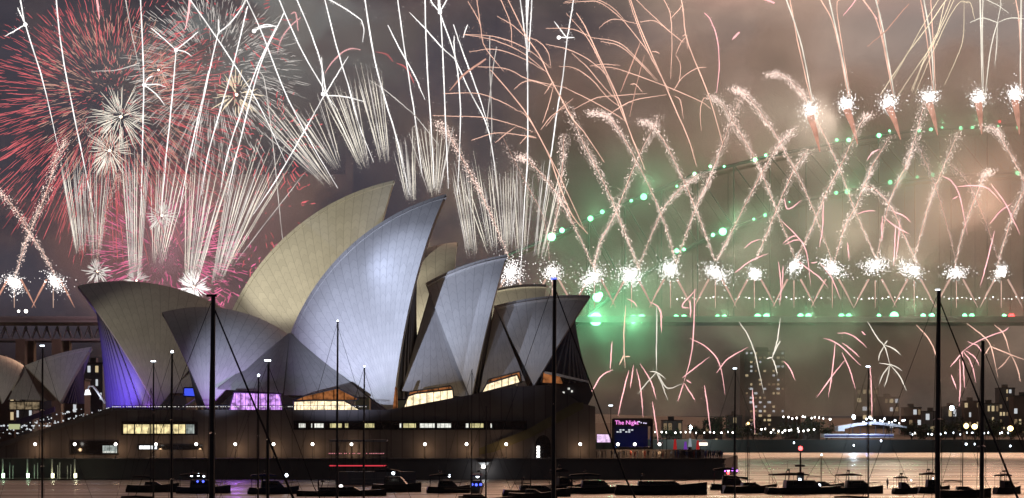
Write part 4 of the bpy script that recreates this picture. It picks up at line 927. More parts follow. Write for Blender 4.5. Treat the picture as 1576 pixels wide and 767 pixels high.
# ================================================================ FIREWORKS (burning stars and sparks hanging in the air round the bridge)
PXM = 1050 / F
SIL = emit('silver_stars', (1, .97, .94), 1.5, flick=.45, scale=.08); SILD = emit('silver_stars_dim', (1, .93, .86), .75, flick=.5, scale=.08)
SAL = emit('salmon_stars', (1, .60, .46), 1.2, flick=.4, scale=.08); SALD = emit('salmon_stars_dim', (1, .55, .42), .75, flick=.4, scale=.08)
RED = emit('red_stars', (1, .20, .22), .75, flick=.5, scale=.06); MAG = emit('magenta_stars', (1, .22, .42), .8, flick=.5, scale=.06)
GOLD = emit('gold_stars', (1, .82, .58), 1.0, flick=.4, scale=.08); CRM = emit('cream_stars', (1, .92, .78), 1.05, flick=.4, scale=.08)
ROSE = emit('rose_stars', (1, .50, .50), 1.5, flick=.4, scale=.1)
FLAME = emit('flame_orange', (1, .50, .36), .62, flick=.3, scale=.2); FLAMED = emit('flame_pale', (1, .66, .52), .6, flick=.3, scale=.2)
SPK = emit('white_sparks', (1, .95, .92), 2.6); SPKS = emit('rosy_sparks', (1, .76, .66), 1.5); SPKD = emit('dim_sparks', (1, .78, .70), .7)
COREM = emit('burst_core', (1, .72, .5), 6)
GRP = {'comet': 'glittering comets crossing over the bridge deck', 'mine': 'white spark mines along the bridge', 'fan': 'silver spark fountains', 'trail': 'long rising star trails', 'palm': 'salmon palm bursts', 'burst': 'round bursts', 'fall': 'falling star pieces below the deck'}
def jit(p, s): return p + Vector((random.gauss(0, s), random.gauss(0, s * .5), random.gauss(0, s)))
def fwk(kind, px, py, D, label, name='firework'):
    return thing(name, at(px, py, D), label, 'firework', GRP[kind])
def streak(root, pts, m, wpx=2.4, D=1055, n=14, taper=(.35, .5), name='star_trail', wob=.04, feather=.7):
    pts = list(pts)
    for k, j in ((-1, -2), (0, 1)):      # trails that leave the picture climb on
        if pts[k][1] <= 0:
            (x1, y1), (x0, y0) = pts[k], pts[j]; d = math.hypot(x1 - x0, y1 - y0); q = (x1 + (x1 - x0) / d * 85, y1 + (y1 - y0) / d * 85)
            pts = pts + [q] if k else [q] + pts
    c = spline([at(x, y, D) for x, y in pts], n); c = [c[0]] + [jit(p, wob) for p in c[1:-1]] + [c[-1]]
    r0 = wpx * D / F / 2
    rad = []
    for i in range(n):
        u = i / (n - 1); rad.append(r0 * min(1, taper[0] + (1 - taper[0]) * u * 3.5) * min(1, taper[1] + (1 - taper[1]) * (1 - u) * 3.5))
    b = MB(); b.tube(c, rad, 5); o = b.build(name, m, root)
    if feather:  # specks added round the trail as a faint halo
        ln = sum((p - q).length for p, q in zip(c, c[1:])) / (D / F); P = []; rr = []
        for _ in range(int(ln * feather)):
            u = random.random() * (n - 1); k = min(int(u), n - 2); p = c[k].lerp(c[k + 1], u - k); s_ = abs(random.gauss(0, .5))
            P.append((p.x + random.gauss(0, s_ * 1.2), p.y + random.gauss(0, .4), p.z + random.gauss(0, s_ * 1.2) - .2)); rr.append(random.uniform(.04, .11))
        if P: b = MB(); b.specks(P, rr); b.build('halo_sparks', m, o)
    return o
def sparkline(root, pts, cnt, sig, m, D=1055, sz=.22, name='spark_tail', fall=.8):
    c = spline([at(x, y, D) for x, y in pts], 200); P = []
    for _ in range(cnt):
        u = random.random() ** .85; p = c[int(u * 199)]
        a = abs(random.gauss(0, 1)); s_ = sig * (.35 + .9 * u)
        P.append((p.x + random.gauss(0, s_), p.y + random.gauss(0, s_), p.z + random.gauss(0, s_ * .6) - fall * a * s_ * .5))
    r = [sz * random.uniform(.5, 1.5) * (1.0 if random.random() < .9 else 1.8) for _ in P]
    b = MB(); b.specks(P, r); return b.build(name, m, root)
# ---- glitter comets
def comet(label, pts, D=1055, k=1.0, m=SPKS, core=.8):
    t = fwk('comet', pts[0][0], pts[0][1], D, label, 'firework_comet')
    streak(t, pts, SALD, 1.1 * core, D, 24, (.5, .4), feather=0); 
    ln = sum(math.dist(a, c) for a, c in zip(pts, pts[1:]))
    sparkline(t, pts, int(ln * 5.5 * k), 1.1, m, D, .105); return t
CM = [('comet leaning left with its tip by the tall silver trail above the main sail', [(918, 420), (878, 336), (855, 295), (814, 248), (798, 240)]),
('comet climbing left from the third sail tip past two silver fountains', [(784, 398), (750, 318), (723, 266), (695, 215), (672, 185)]),
('hazy comet leaning left between the last fountains and the first green arch lamp', [(846, 400), (836, 335), (811, 285), (772, 208)]),
('short upright comet standing on the first green arch lamp', [(850, 372), (860, 310), (866, 250), (868, 205)]),
('bright comet leaning left and hooked at the top, right of the upright one', [(1040, 405), (1019, 333), (977, 243), (945, 190), (928, 175), (906, 172)]),
('comet leaning left with a curled tip under the salmon palms', [(1100, 400), (1074, 330), (1043, 258), (1009, 197), (986, 186)]),
('broad comet leaning left with a white flare halfway, left of the arch lamps', [(984, 415), (965, 366), (946, 318), (920, 262), (898, 220), (872, 160)]),
('comet leaning left, its tip left of the taller twin on the arch', [(1226, 405), (1190, 311), (1165, 251), (1138, 203), (1111, 160), (1094, 146)]),
('comet leaning left with a flat curled tip, right of its taller twin', [(1282, 405), (1242, 300), (1199, 217), (1172, 176), (1145, 142), (1126, 136)]),
('comet falling left out of the first upper mine with a feathery tip', [(1350, 400), (1318, 330), (1288, 250), (1244, 160), (1227, 136), (1203, 115), (1179, 114)]),
('straight comet leaning right, the left arm of the first clear crossing', [(914, 412), (924, 373), (950, 322), (979, 249), (1015, 178)]),
('comet leaning right with its tip by the lower left arch lamps', [(984, 408), (1015, 333), (1036, 303), (1060, 280), (1078, 268)]),
('comet leaning right and ending under the curled twin tips', [(1040, 408), (1070, 322), (1092, 275), (1110, 227), (1142, 142)]),
('comet leaning right from the big lower arch lamp', [(1103, 402), (1125, 359), (1172, 267), (1200, 222), (1224, 196)]),
('short comet leaning right over the brown smoke under the arch', [(1163, 400), (1180, 360), (1200, 311), (1223, 260), (1244, 230)]),
('comet leaning right to a soft bent joint above the spark mine row', [(1284, 405), (1300, 350), (1315, 322), (1332, 284)]),
('wide comet falling right from the soft bent joint', [(1412, 405), (1395, 370), (1375, 325), (1352, 296), (1330, 284)]),
('bright comet leaning right, ending just under the second upper mine', [(1222, 405), (1250, 350), (1270, 300), (1293, 257), (1325, 190), (1339, 174)]),
('thin comet leaning right left of the third upper flame', [(1324, 300), (1335, 275), (1345, 251), (1372, 208)]),
('tall comet leaning right into the fourth upper mine', [(1348, 405), (1369, 311), (1395, 253), (1406, 220), (1424, 155)]),
('comet leaning right with its tip between the fourth and fifth upper flames', [(1406, 400), (1428, 320), (1439, 289), (1457, 246), (1476, 202)]),
('comet leaning right with a small hook near the arch crown lamps', [(1468, 415), (1486, 344), (1505, 295), (1515, 267), (1526, 262)]),
('comet leaning right at the right edge of the arch', [(1535, 410), (1552, 350), (1568, 310), (1590, 270)]),
('comet leaning left whose curved tip sits under the fifth upper flame', [(1600, 350), (1574, 275), (1545, 220), (1535, 200), (1512, 194)]),
('faint comet leaning left below the fourth upper mine', [(1472, 405), (1453, 330), (1435, 275), (1420, 240), (1408, 215)]),
('faint comet leaning left below the fifth upper mine', [(1538, 405), (1515, 337), (1490, 282), (1462, 252)]),
('comet leaning left off the edge, over the dark approach deck', [(92, 440), (70, 396), (47, 361), (23, 322), (-4, 292), (-22, 282)]),
('comet leaning right over the dark approach deck, its tip high by the red burst', [(22, 430), (36, 385), (47, 353), (70, 300), (86, 245), (100, 213)]),
('pale comet climbing right out of the pink burst', [(148, 410), (155, 360), (170, 300), (184, 262)]),
('pale comet climbing left out of the pink burst', [(205, 300), (185, 275), (165, 240), (140, 205), (120, 180)])]
for i, (lb, p) in enumerate(CM): comet(lb, p, 1006 + (i * 13) % 24, .55 if lb.startswith(('faint', 'hazy', 'pale')) else 1.0, SPKD if lb.startswith(('faint', 'pale', 'hazy')) else SPKS, .6 if lb.startswith(('faint', 'hazy', 'pale')) else 1)
# ---- spark mines on the deck line with their two pale flames
MN = [(787, 420, 'white spark mine just right of the third sail tip'), (850, 418, 'white spark mine above the last bluish sail beside the blue topped mast'), (915, 428, 'wide white spark mine where the first crossing begins'), (972, 424, 'bright greenish white spark mine with a slanted cloud'), (1032, 414, 'white spark mine spreading leftwards under the crossing comets'), (1101, 420, 'round white spark mine under the big lower arch lamp'), (1161, 421, 'drooping white spark mine left of the middle of the deck'), (1222, 409, 'small upright white spark mine above the deck middle'),
      (1281, 412, 'round bright white spark mine right of the small upright one'), (1347, 408, 'widest flat white spark mine'), (1407, 416, 'tall slanted white spark mine left of the thickest masthead'), (1472, 421, 'split white spark mine right of the thickest masthead'), (1541, 419, 'last white spark mine before the edge'), (22, 434, 'white spark mine over the approach lamps'), (82, 434, 'white spark mine over the left sail of the far hall')]
for i, (px, py, lb) in enumerate(MN):
    D = 1015; t = fwk('mine', px, py, D, lb, 'spark_mine'); r = random.Random(i * 5 + 1); P = []; sx, sz = r.uniform(1.5, 2.8), r.uniform(1.3, 2.3); sh = r.uniform(-.7, .7)
    c = at(px, py, D)
    kk = (1.25, .8, 1.1, 1.2, .95, 1.0, .75, .62, .9, 1.0, .85, .7, .6, .9, .8)[i]; lob = [(r.gauss(0, 1.6), r.gauss(0, 1.0)) for _ in range(3)]
    for _ in range(int(760 * kk)):
        a, e = r.gauss(0, 1), r.gauss(0, 1); k = 1 if r.random() < .7 else 1.8; ox, oz = r.choice(lob) if r.random() < .5 else (0, 0)
        P.append((c.x + a * sx * k * kk * .8 + ox, c.y + r.gauss(0, 2), c.z + e * sz * k * kk * .8 + sh * a * sx * .8 + oz))
    b = MB(); b.specks(P, [r.uniform(.04, .19) for _ in P]); b.build('spark_cloud', SPK, t)
    b = MB(); b.specks([(c.x + r.gauss(0, .8), c.y, c.z + r.gauss(0, .7)) for _ in range(26)], .35); b.build('core', SPK, t)
    for s_ in (-1, 1):
        b = MB(); b.tube([at(px + s_ * 33, 474, D + 3), at(px + s_ * 22, 452, D + 3), at(px + s_ * 10, 430, D + 3)], [.06, .36, .4], 6); b.build('flame', FLAMED if px > 700 else FLAME, t)
    b = MB(); b.tube([at(px, 474, D + 4), at(px, 432, D + 4)], [.12, .25], 5); b.build('flame', FLAMED, t)
# ---- upper mines on the arch crown
UM = [((1262, 234), (1247, 170), [[(1251, 158), (1232, 65), (1206, -12)], [(1249, 158), (1228, 65), (1214, -12)]], 'upper mine furthest left on the arch crown with a pale double trail'),
      ((1320, 222), (1303, 160), [[(1308, 150), (1290, 60), (1274, -10)], [(1306, 150), (1284, 42), (1260, -6)], [(1309, 150), (1296, 70), (1288, 10), (1296, -8)]], 'upper mine second on the arch crown with a reddish forked trail'),
      ((1386, 215), (1368, 157), [[(1377, 150), (1358, 40), (1345, -10)], [(1375, 150), (1352, 40), (1322, -10)], [(1371, 120), (1352, 20), (1352, -10)]], 'upper mine third on the arch crown with a slim leaning trail'),
      ((1443, 208), (1430, 150), [[(1438, 142), (1432, 60), (1420, -10)], [(1436, 142), (1424, 40), (1415, -10)], [(1440, 142), (1436, 60), (1432, -10)]], 'upper mine fourth on the arch crown inside the gold fan'),
      ((1511, 207), (1506, 150), [[(1512, 148), (1510, 60), (1508, -10)], [(1515, 160), (1524, 80), (1535, 35)], [(1514, 148), (1512, 60), (1513, -10)]], 'upper mine fifth on the arch crown with a straight upright trail'),
      ((1569, 207), (1562, 146), [[(1570, 150), (1571, 60), (1572, -10)], [(1572, 150), (1569, 40), (1562, -10)]], 'upper mine last on the arch crown at the edge')]
for i, (bs, c0, tr, lb) in enumerate(UM):
    D = 1018; t = fwk('mine', bs[0], bs[1], D, lb, 'spark_mine'); r = random.Random(90 + i); c = at(*c0, D)
    P = [(c.x + r.gauss(0, 1.5 if r.random() < .8 else 2.8), c.y + r.gauss(0, 1.5), c.z + r.gauss(0, 1.7 if r.random() < .8 else 2.9)) for _ in range(420 + 90 * (i % 3))]
    b = MB(); b.specks(P, [r.uniform(.05, .2) for _ in P]); b.build('spark_cloud', SPK, t)
    b = MB(); b.specks([(c.x + r.gauss(0, .9), c.y, c.z + r.gauss(0, .9)) for _ in range(40)], .4); b.build('core', SPK, t)
    b = MB(); b.tube([at(*bs, D), at((bs[0] + c0[0]) / 2, (bs[1] + c0[1]) / 2, D), at(c0[0], c0[1] + 8, D)], [.2, 1.0, 1.5], 8); b.build('flame', FLAME, t)
    for j, p in enumerate(tr): streak(t, p, (CRM, SAL, SAL)[j] if i != 4 else CRM, (2.2, 1.7, 1.5)[j], D, 18, (.6, .8))
# ---- long rising trails with their end branches
TRL = [('white trail at the far left with a forked top', SIL, [[(89, 225), (66, 125), (39, 38), (30, -10)], [(39, 38), (8, 56)], [(39, 38), (27, 12)]]),
('white trail second from the left, kinked near the top', SIL, [[(146, 335), (127, 240), (109, 153), (94, 69), (86, -8)]]),
('thin white trail ending at the top between two tall straight trails', SILD, [[(216, 113), (203, 53), (192, -8)]]),
('upright white trail with three short arms at its side', SIL, [[(217, 330), (219, 240), (221, 122), (216, -8)], [(222, 131), (228, 121), (236, 117)], [(222, 131), (242, 130), (255, 134)], [(222, 131), (240, 145), (253, 161)]]),
('white trail topped by a three armed star left of the pale drift', SIL, [[(248, 330), (256, 240), (266, 140), (271, 77)], [(271, 77), (250, 58), (232, 43)], [(271, 77), (290, 62), (305, 49)], [(271, 77), (285, 80), (295, 87)]]),
('white trail leaning right through the pink burst', SIL, [[(275, 330), (292, 240), (310, 160), (321, 110)]]),
('thick pink streak dropping from the top edge', ROSE, [[(285, 46), (290, 20), (293, -8)]]), ('short pink streak at the top left edge', ROSE, [[(153, 30), (151, 10), (148, -8)]]),
('white trail with a bent top beside the pale drift', SIL, [[(296, 240), (318, 130), (334, 59), (337, 48), (336, 30)], [(337, 50), (355, 35), (372, 12), (380, -6)]]),
('white trail leaning left across the pale drift from the top edge', SIL, [[(440, 250), (394, 153), (334, 59), (296, 4), (288, -10)]]),
('white trail leaning right through the middle of the silver tangle', SIL, [[(310, 300), (322, 231), (359, 100), (381, 10)]]),
('white trail leaning right in the tangle, right of the middle one', SIL, [[(340, 290), (352, 231), (391, 116), (425, 41)], [(391, 48), (405, 42), (427, 40)], [(425, 41), (410, 38), (392, 44)]]),
('white trail leaning right with a long straight head in the tangle', SIL, [[(350, 300), (364, 238), (400, 103), (437, 20)]]),
('white trail leaning left out of the tangle towards its right side', SIL, [[(520, 290), (480, 222), (440, 145), (405, 55), (376, -8)]]),
('thin white trail leaning left over the silver curtain, first', SIL, [[(545, 235), (500, 141), (463, 75), (426, -8)]]),
('thin white trail leaning left over the silver curtain, second', SIL, [[(520, 170), (503, 144), (494, 97), (478, 50), (454, -8)], [(497, 145), (496, 110), (495, 88)], [(502, 143), (520, 113), (536, 87)], [(500, 147), (530, 149), (563, 157)]]),
('long white trail leaning right that ends in the four armed star', SIL, [[(390, 330), (420, 285), (447, 240), (475, 190), (499, 147)]]),
('white trail with hooked tip and drooping short head by the silver curtain', SIL, [[(500, -4), (530, 13), (556, 31)], [(556, 31), (560, 45), (558, 65)]]),
('long white trail leaning left right of the silver curtain', SIL, [[(622, 270), (612, 220), (592, 150), (575, 84), (560, -8)]]),
('white trail leaning left down to the first sail of the far hall', SIL, [[(575, 250), (552, 190), (538, 138), (519, 75), (498, -8)]]),
('white trail leaning left over the tallest yellowish sail', SIL, [[(630, 300), (618, 240), (607, 200), (579, 103), (561, -8)]]),
('white trail leaning left, slim, above the tip of the tallest bluish sail', SIL, [[(650, 270), (646, 240), (638, 175), (623, 78), (611, -8)]]),
('upright white trail above the tip of the tallest bluish sail', SIL, [[(668, 290), (666, 240), (663, 188), (657, 94), (654, -8)]]),
('upright white trail right of the tip of the tallest bluish sail', SIL, [[(690, 290), (688, 240), (682, 94), (676, -8)], [(677, 19), (666, 6), (660, -6)], [(677, 19), (690, -4)]]),
('white trail falling right from a kinked start beside the upright pair', SIL, [[(630, 19), (655, 45), (679, 72), (701, 92)], [(701, 92), (725, 145), (748, 190), (759, 240), (764, 290)]]),
('thick white trail with a dazzling knot', SIL, [[(704, 300), (707, 240), (709, 170), (704, 110), (698, 78), (677, 19), (674, -8)], [(701, 94), (699, 70), (699, 55)]]),
('white trail slanting down beside the dazzling knot', SIL, [[(752, 195), (735, 141), (712, 80), (698, 38)], [(713, 58), (717, 45), (720, 38)]]),
('straight upright white trail over the salmon palms', SIL, [[(800, 440), (808, 300), (812, 240), (812, 120), (810, -8)], [(811, 110), (811, 60), (813, -6)]]),
('white trail with a crossed top left of the leaning salmon trunks', SIL, [[(835, 330), (848, 240), (857, 175), (866, 120), (873, 59)], [(860, 58), (884, 58)], [(873, 59), (862, 45), (853, 33)], [(873, 59), (878, 30), (884, -6)]]),
('thin white trail below the palms, left of the straight upright one', SILD, [[(755, 240), (757, 190), (754, 110), (754, 56)]]), ('thin white trail below the palms leaning right', SILD, [[(748, 205), (751, 175), (757, 120), (764, 72)]]),
('pair of white lines bundled at the top of the straight trail', SIL, [[(811, 78), (806, 40), (800, -8)], [(814, 80), (817, 30), (819, -8)]]),
('white trail kinked left of the silver fountains', SIL, [[(654, 153), (646, 135), (638, 116), (615, 75), (597, 39)]]),
('curved white trail sliding right behind the main sail tip', SILD, [[(566, 122), (591, 138), (618, 160), (641, 181), (676, 225)]]),
('thin slanting line crossing the dazzling knot', SALD, [[(692, 140), (713, 116), (735, 100), (748, 91)]]),
('long thin white trail from the pink burst towards the drift', SILD, [[(440, 420), (428, 300), (420, 220), (408, 130), (400, 110)]]),
('white streak sloping across the upper left burst', SILD, [[(140, 110), (180, 108), (215, 97)]]), ('small stray streak in clear sky above the arch', ROSE, [[(1127, 61), (1133, 55), (1138, 50)]]), ('short pink streak at the top edge over clear sky', ROSE, [[(1165, -4), (1180, 0), (1192, 5)]])]
for i, (lb, m, ps) in enumerate(TRL):
    D = 1000 + (i * 17) % 30; t = fwk('trail', ps[0][0][0], ps[0][0][1], D, lb, 'star_trail_firework')
    for j, p in enumerate(ps): streak(t, p, m, (1.85 if m is SIL else 1.3 if m is SILD else 3.2) * (1 if j == 0 else .95), D, 22, (.3, .75) if j == 0 else (.9, .4))
    x, y = ps[1][0] if len(ps) > 2 else (None, None)
    if x is not None:
        b = MB(); b.ball(at(x, y, D), .75, 8, 6); b.build('knot', SPK, t)
# ---- salmon palms
PLM = [('salmon palm with the thickest leaning trunk, left of the others', SAL, [[(905, 360), (879, 329), (855, 268), (845, 240), (810, 175), (770, 125), (755, 108)], [(900, 355), (870, 290), (842, 232), (815, 185), (800, 170)], [(682, 144), (735, 144), (770, 156), (800, 172)], [(666, 178), (744, 181), (790, 192), (820, 203)], [(726, 216), (763, 205), (800, 208), (826, 213)], [(735, 103), (779, 106), (813, 122), (873, 136)], [(832, 200), (850, 178), (873, 163)], [(791, 138), (803, 128), (820, 125), (850, 135)], [(762, 220), (780, 205), (794, 195)], [(800, 222), (812, 210), (825, 212)]]),
('salmon palm with many arching branches at the top centre', SAL, [[(930, 250), (900, 205), (880, 181), (851, 128), (830, 85), (810, 56), (779, -6)], [(713, 53), (763, 57), (810, 75), (848, 105)], [(713, 53), (760, 62), (805, 82), (842, 112)], [(722, 80), (760, 76), (800, 88), (840, 110)], [(810, 56), (830, 65), (843, 80), (848, 103)], [(720, 2), (738, 35), (745, 70), (775, 110)], [(733, -6), (738, 30), (744, 70)], [(765, 25), (790, 40), (812, 60)], [(768, -6), (785, 35), (788, 72)], [(838, 145), (848, 130), (853, 126)], [(851, 128), (866, 155), (880, 181)], [(835, 190), (845, 160), (852, 132)]]),
('salmon palm leaning over the second clear crossing', SAL, [[(993, 262), (970, 205), (952, 152), (921, 85), (900, 40), (887, 20)], [(985, 240), (960, 180), (930, 110), (905, 60), (871, 20)], [(840, 44), (880, 45), (911, 58)], [(840, 68), (884, 80), (928, 110), (952, 152)], [(860, 102), (884, 105), (910, 122), (935, 150), (955, 165)], [(880, 82), (905, 105), (930, 135), (950, 155)], [(884, 168), (915, 152), (942, 148), (996, 144)], [(935, 178), (960, 162), (982, 153), (1026, 146)], [(840, 195), (860, 170), (882, 152)], [(867, 134), (910, 155), (940, 172), (962, 186)]]),
('tall salmon palm reaching the top edge', SAL, [[(1072, 255), (1060, 215), (1043, 176), (1023, 129), (986, 44), (968, -8)], [(1030, 140), (1000, 85), (978, 30), (968, 0)], [(867, 5), (905, 2), (925, 5), (955, 28), (990, 70), (1012, 105)], [(869, 3), (910, -2), (940, 10), (962, 32)], [(911, 58), (952, 66), (980, 90), (1012, 124)], [(925, 64), (955, 72), (985, 98), (1010, 125)], [(908, 102), (930, 99), (955, 101)], [(915, 103), (945, 105), (976, 115), (1030, 135), (1077, 156), (1095, 168)], [(922, 43), (935, 33), (950, 30), (985, 38)], [(1003, 80), (1010, 80), (1015, 83)], [(970, 130), (978, 130), (988, 141)]]),
('salmon palm with a slim trunk right of the tallest palm', SAL, [[(1112, 220), (1098, 170), (1084, 129), (1057, 61), (1052, 20), (1047, -8)], [(985, 34), (1005, 32), (1020, 40), (1050, 65)], [(1036, 140), (1052, 118), (1074, 105), (1087, 104)], [(1040, 85), (1047, 100), (1045, 125), (1036, 140)], [(1050, 56), (1056, 55), (1058, 75)], [(1040, 84), (1048, 66), (1056, 57)], [(1038, 148), (1047, 155), (1052, 183)], [(1079, 202), (1078, 170), (1083, 152), (1091, 153)], [(1033, 28), (1045, 15), (1050, 8)], [(1020, -4), (1032, 24), (1034, 70), (1032, 122)], [(973, -6), (1000, 20), (1030, 48), (1053, 66)]]),
('lone salmon arc falling in clear sky right of the palms', ROSE, [[(1103, 143), (1107, 100), (1104, 61), (1094, 32), (1084, 20)]]),
('slim salmon streak pair under the tall palm', SALD, [[(955, 142), (970, 105), (986, 64)], [(969, 180), (980, 130), (992, 85)]]),
('gold fan sweeping down left from the top edge', GOLD, [[(1460, -6), (1425, 45), (1395, 85), (1355, 146)], [(1448, -6), (1420, 40), (1390, 95), (1372, 125)], [(1470, -4), (1440, 60), (1410, 105), (1380, 150)], [(1464, -2), (1445, 45), (1425, 85), (1402, 140)], [(1455, 0), (1440, 60), (1420, 100), (1404, 142)], [(1490, 5), (1478, 3), (1462, 25), (1438, 75), (1408, 145)], [(1454, 130), (1470, 95), (1482, 60), (1484, 3)], [(1484, 3), (1494, 6), (1500, 30)]]),
('thin arc joining the second and third upper trails', ROSE, [[(1298, 24), (1310, 10), (1322, -4), (1336, 10), (1350, 30)]]),
('thin falling arc right of the third upper trail', SALD, [[(1335, 72), (1355, 55), (1366, 45), (1385, 22), (1399, 6)]]),
('cream arcs meeting on the stem right of the fifth upper trail', CRM, [[(1493, 35), (1512, 28), (1535, 35)], [(1535, 35), (1555, 28), (1580, 30)], [(1535, 35), (1534, 70), (1531, 102)], [(1535, 35), (1540, 10), (1540, -6)], [(1515, -2), (1535, 8), (1552, 20)]])]
for i, (lb, m, ps) in enumerate(PLM):
    D = 1000 + (i * 11) % 30; t = fwk('palm', ps[0][0][0], ps[0][0][1], D, lb, 'palm_firework')
    for j, p in enumerate(ps): streak(t, p, m, (1.75 if j == 0 else 1.2), D, 20, (.5, .7) if j == 0 else (.5, .35), 'trunk_trail' if j == 0 else 'branch_trail')
# ---- silver fountains: lines fanning from a base
FN = [((593, 252), (548, 590), (96, 132), 13, 'curtain of silver lines just left of the tallest yellowish sail tip', CRM), ((562, 262), (495, 545), (112, 150), 13, 'slanting silver curtain left of the one at the sail tip', CRM), ((508, 288), (372, 440), (132, 190), 12, 'slanting silver curtain over the left sails', CRM), ((520, 262), (425, 500), (140, 180), 9, 'thin slanting silver curtain between two denser ones', CRM),
      ((632, 312), (606, 640), (185, 245), 10, 'silver fountain rising left behind the tallest bluish tip', CRM), ((668, 304), (632, 694), (186, 216), 14, 'dense silver fountain directly behind the tallest bluish tip', CRM), ((727, 400), (692, 722), (246, 292), 10, 'silver fountain right of the tallest bluish sail', CRM), ((759, 395), (716, 762), (232, 292), 9, 'silver fountain above the third sail, left one', CRM), ((780, 390), (756, 798), (246, 276), 10, 'silver fountain at the third sail tip', CRM),
      ((803, 400), (782, 822), (254, 292), 8, 'silver fountain just right of the third sail tip', CRM), ((827, 410), (832, 872), (236, 300), 9, 'silver fountain left of the first green arch lamp', CRM),
      ((125, 398), (90, 128), (238, 270), 9, 'silver fountain at the left side of the pink burst', CRM), ((147, 400), (120, 172), (238, 275), 8, 'silver fountain second from the left in the pink burst', CRM), ((208, 444), (185, 232), (225, 262), 12, 'upright silver fountain in the heart of the pink burst', CRM), ((243, 410), (236, 288), (215, 275), 10, 'silver fountain left of the brightest flash over the far hall', CRM), ((292, 452), (290, 362), (205, 300), 15, 'brightest silver fountain rising right from the far hall roof', CRM), ((332, 440), (350, 412), (225, 300), 13, 'silver fountain leaning right beside the tall yellowish sail', CRM), ((340, 425), (385, 470), (190, 285), 7, 'sparse silver fountain leaning far right across the yellowish sail ridge', CRM)]
for i, ((bx, by), (x0, x1), (y0, y1), n, lb, m) in enumerate(FN):
    D = 1005 + (i * 7) % 25; t = fwk('fan', bx, by, D, lb, 'spark_fountain')
    n = int(n * (1.45 if bx < 400 else 1.3))
    for k in range(n):
        u = k / (n - 1); tx = x0 + (x1 - x0) * u + random.uniform(-4, 4); ty = random.uniform(y0, y1); b0 = bx + (u - .5) * 14
        mx = (b0 * .55 + tx * .45) + (tx - b0) * .04; my = by * .5 + ty * .5
        q = random.uniform(.02, .3); streak(t, [(b0 + (mx - b0) * q, by + (my - by) * q), (mx, my), (tx, ty)], m if random.random() < .45 else SILD, random.uniform(.6, 1.4), D, 12, (.12, .2))
# ---- round bursts
def burst(lb, cx, cy, r0, r1, n, m, D, droop=.12, wpx=1.3, core=None, seed=1, seg=True, a0=0, a1=6.2832, squash=1.0, name='burst_firework'):
    t = fwk('burst', cx, cy, D, lb, name); r = random.Random(seed); c = at(cx, cy, D); s = D / F; b = MB()
    for _ in range(n):
        a = r.uniform(a0, a1); e = r.uniform(-1, 1); q = math.sqrt(1 - e * e); d = Vector((math.cos(a) * q, e, math.sin(a) * q * squash))
        hi = r.uniform(.3, 1) ** .6 if seg else r.uniform(.55, 1); lo = hi - r.uniform(.05, .2) if seg else r.uniform(.05, .3)
        pts = []
        for k in range(5):
            f = lo + (hi - lo) * k / 4; R_ = r0 + (r1 - r0) * f; pts.append(c + d * R_ * s + Vector((r.gauss(0, .1), 0, r.gauss(0, .1))) + Vector((0, 0, -droop * (f ** 2) * r1 * s)))
        w_ = wpx * s / 2 * r.uniform(.6, 1.3); b.tube(pts, [w_ * .4, w_, w_, w_, w_ * .35], 4)
    b.build('star_streaks', m, t)
    if core:
        b = MB(); b.ball(c, core * s, 8, 6); b.build('core', COREM, t)
    return t
burst('great red burst of short curved streaks at the upper left', 165, 165, 25, 225, 1500, RED, 1045, .16, .75, None, 3)
burst('ring of dusty rose streaks inside the great red burst', 185, 150, 20, 150, 700, SALD, 1046, .08, .7, None, 4)
burst('small golden white burst with an orange heart at the centre of the red one', 186, 180, 6, 58, 120, CRM, 1030, .05, .75, 2.2, 5, False)
burst('small golden white burst with a heart just below and left of the centre one', 169, 232, 5, 46, 100, CRM, 1030, .05, .75, 2.2, 6, False)
burst('faint gold burst with an orange heart under the pale drift', 364, 146, 8, 46, 56, GOLD, 1032, .05, 1.2, 2.4, 7, False)
burst('faint burst with a small orange heart near the three armed star', 244, 108, 6, 34, 34, SALD, 1032, .05, 1.1, 1.5, 8, False)
burst('magenta burst low over the far hall roof', 255, 395, 12, 130, 900, MAG, 1045, .05, .9, None, 9)
burst('magenta burst at the foot of the tall yellowish sail', 365, 430, 5, 85, 130, MAG, 1040, .02, 1.4, None, 10)
burst('red tatters of streaks above the left sails right of the silver tangle', 420, 215, 10, 90, 120, RED, 1042, .1, 1.4, None, 11)
burst('dense cloud of fine silver and rose threads in the tangle', 330, 110, 10, 150, 1000, SILD, 1046, .1, .65, None, 12)
burst('red patches high in the tangle near the top edge', 345, 40, 10, 110, 110, RED, 1044, .12, 1.6, None, 13)
burst('red streaks hanging below the great red burst at its right', 400, 330, 20, 110, 90, RED, 1042, .1, 1.3, None, 14)
burst('white flash burst low between the fountains over the far hall', 249, 332, 4, 30, 60, SILD, 1028, .03, 1.2, 1.6, 15, False)
burst('white flash on the far hall roof at the bright fountain foot', 298, 442, 3, 30, 120, SIL, 1028, .0, .9, 2.0, 16, False)
burst('white flash low over the left sail of the far hall', 150, 418, 3, 26, 60, SILD, 1028, .0, 1.2, 1.2, 17, False)
burst('white flash in the middle of the pink burst foot', 210, 432, 3, 22, 50, SILD, 1028, .0, 1.2, 1.4, 18, False)
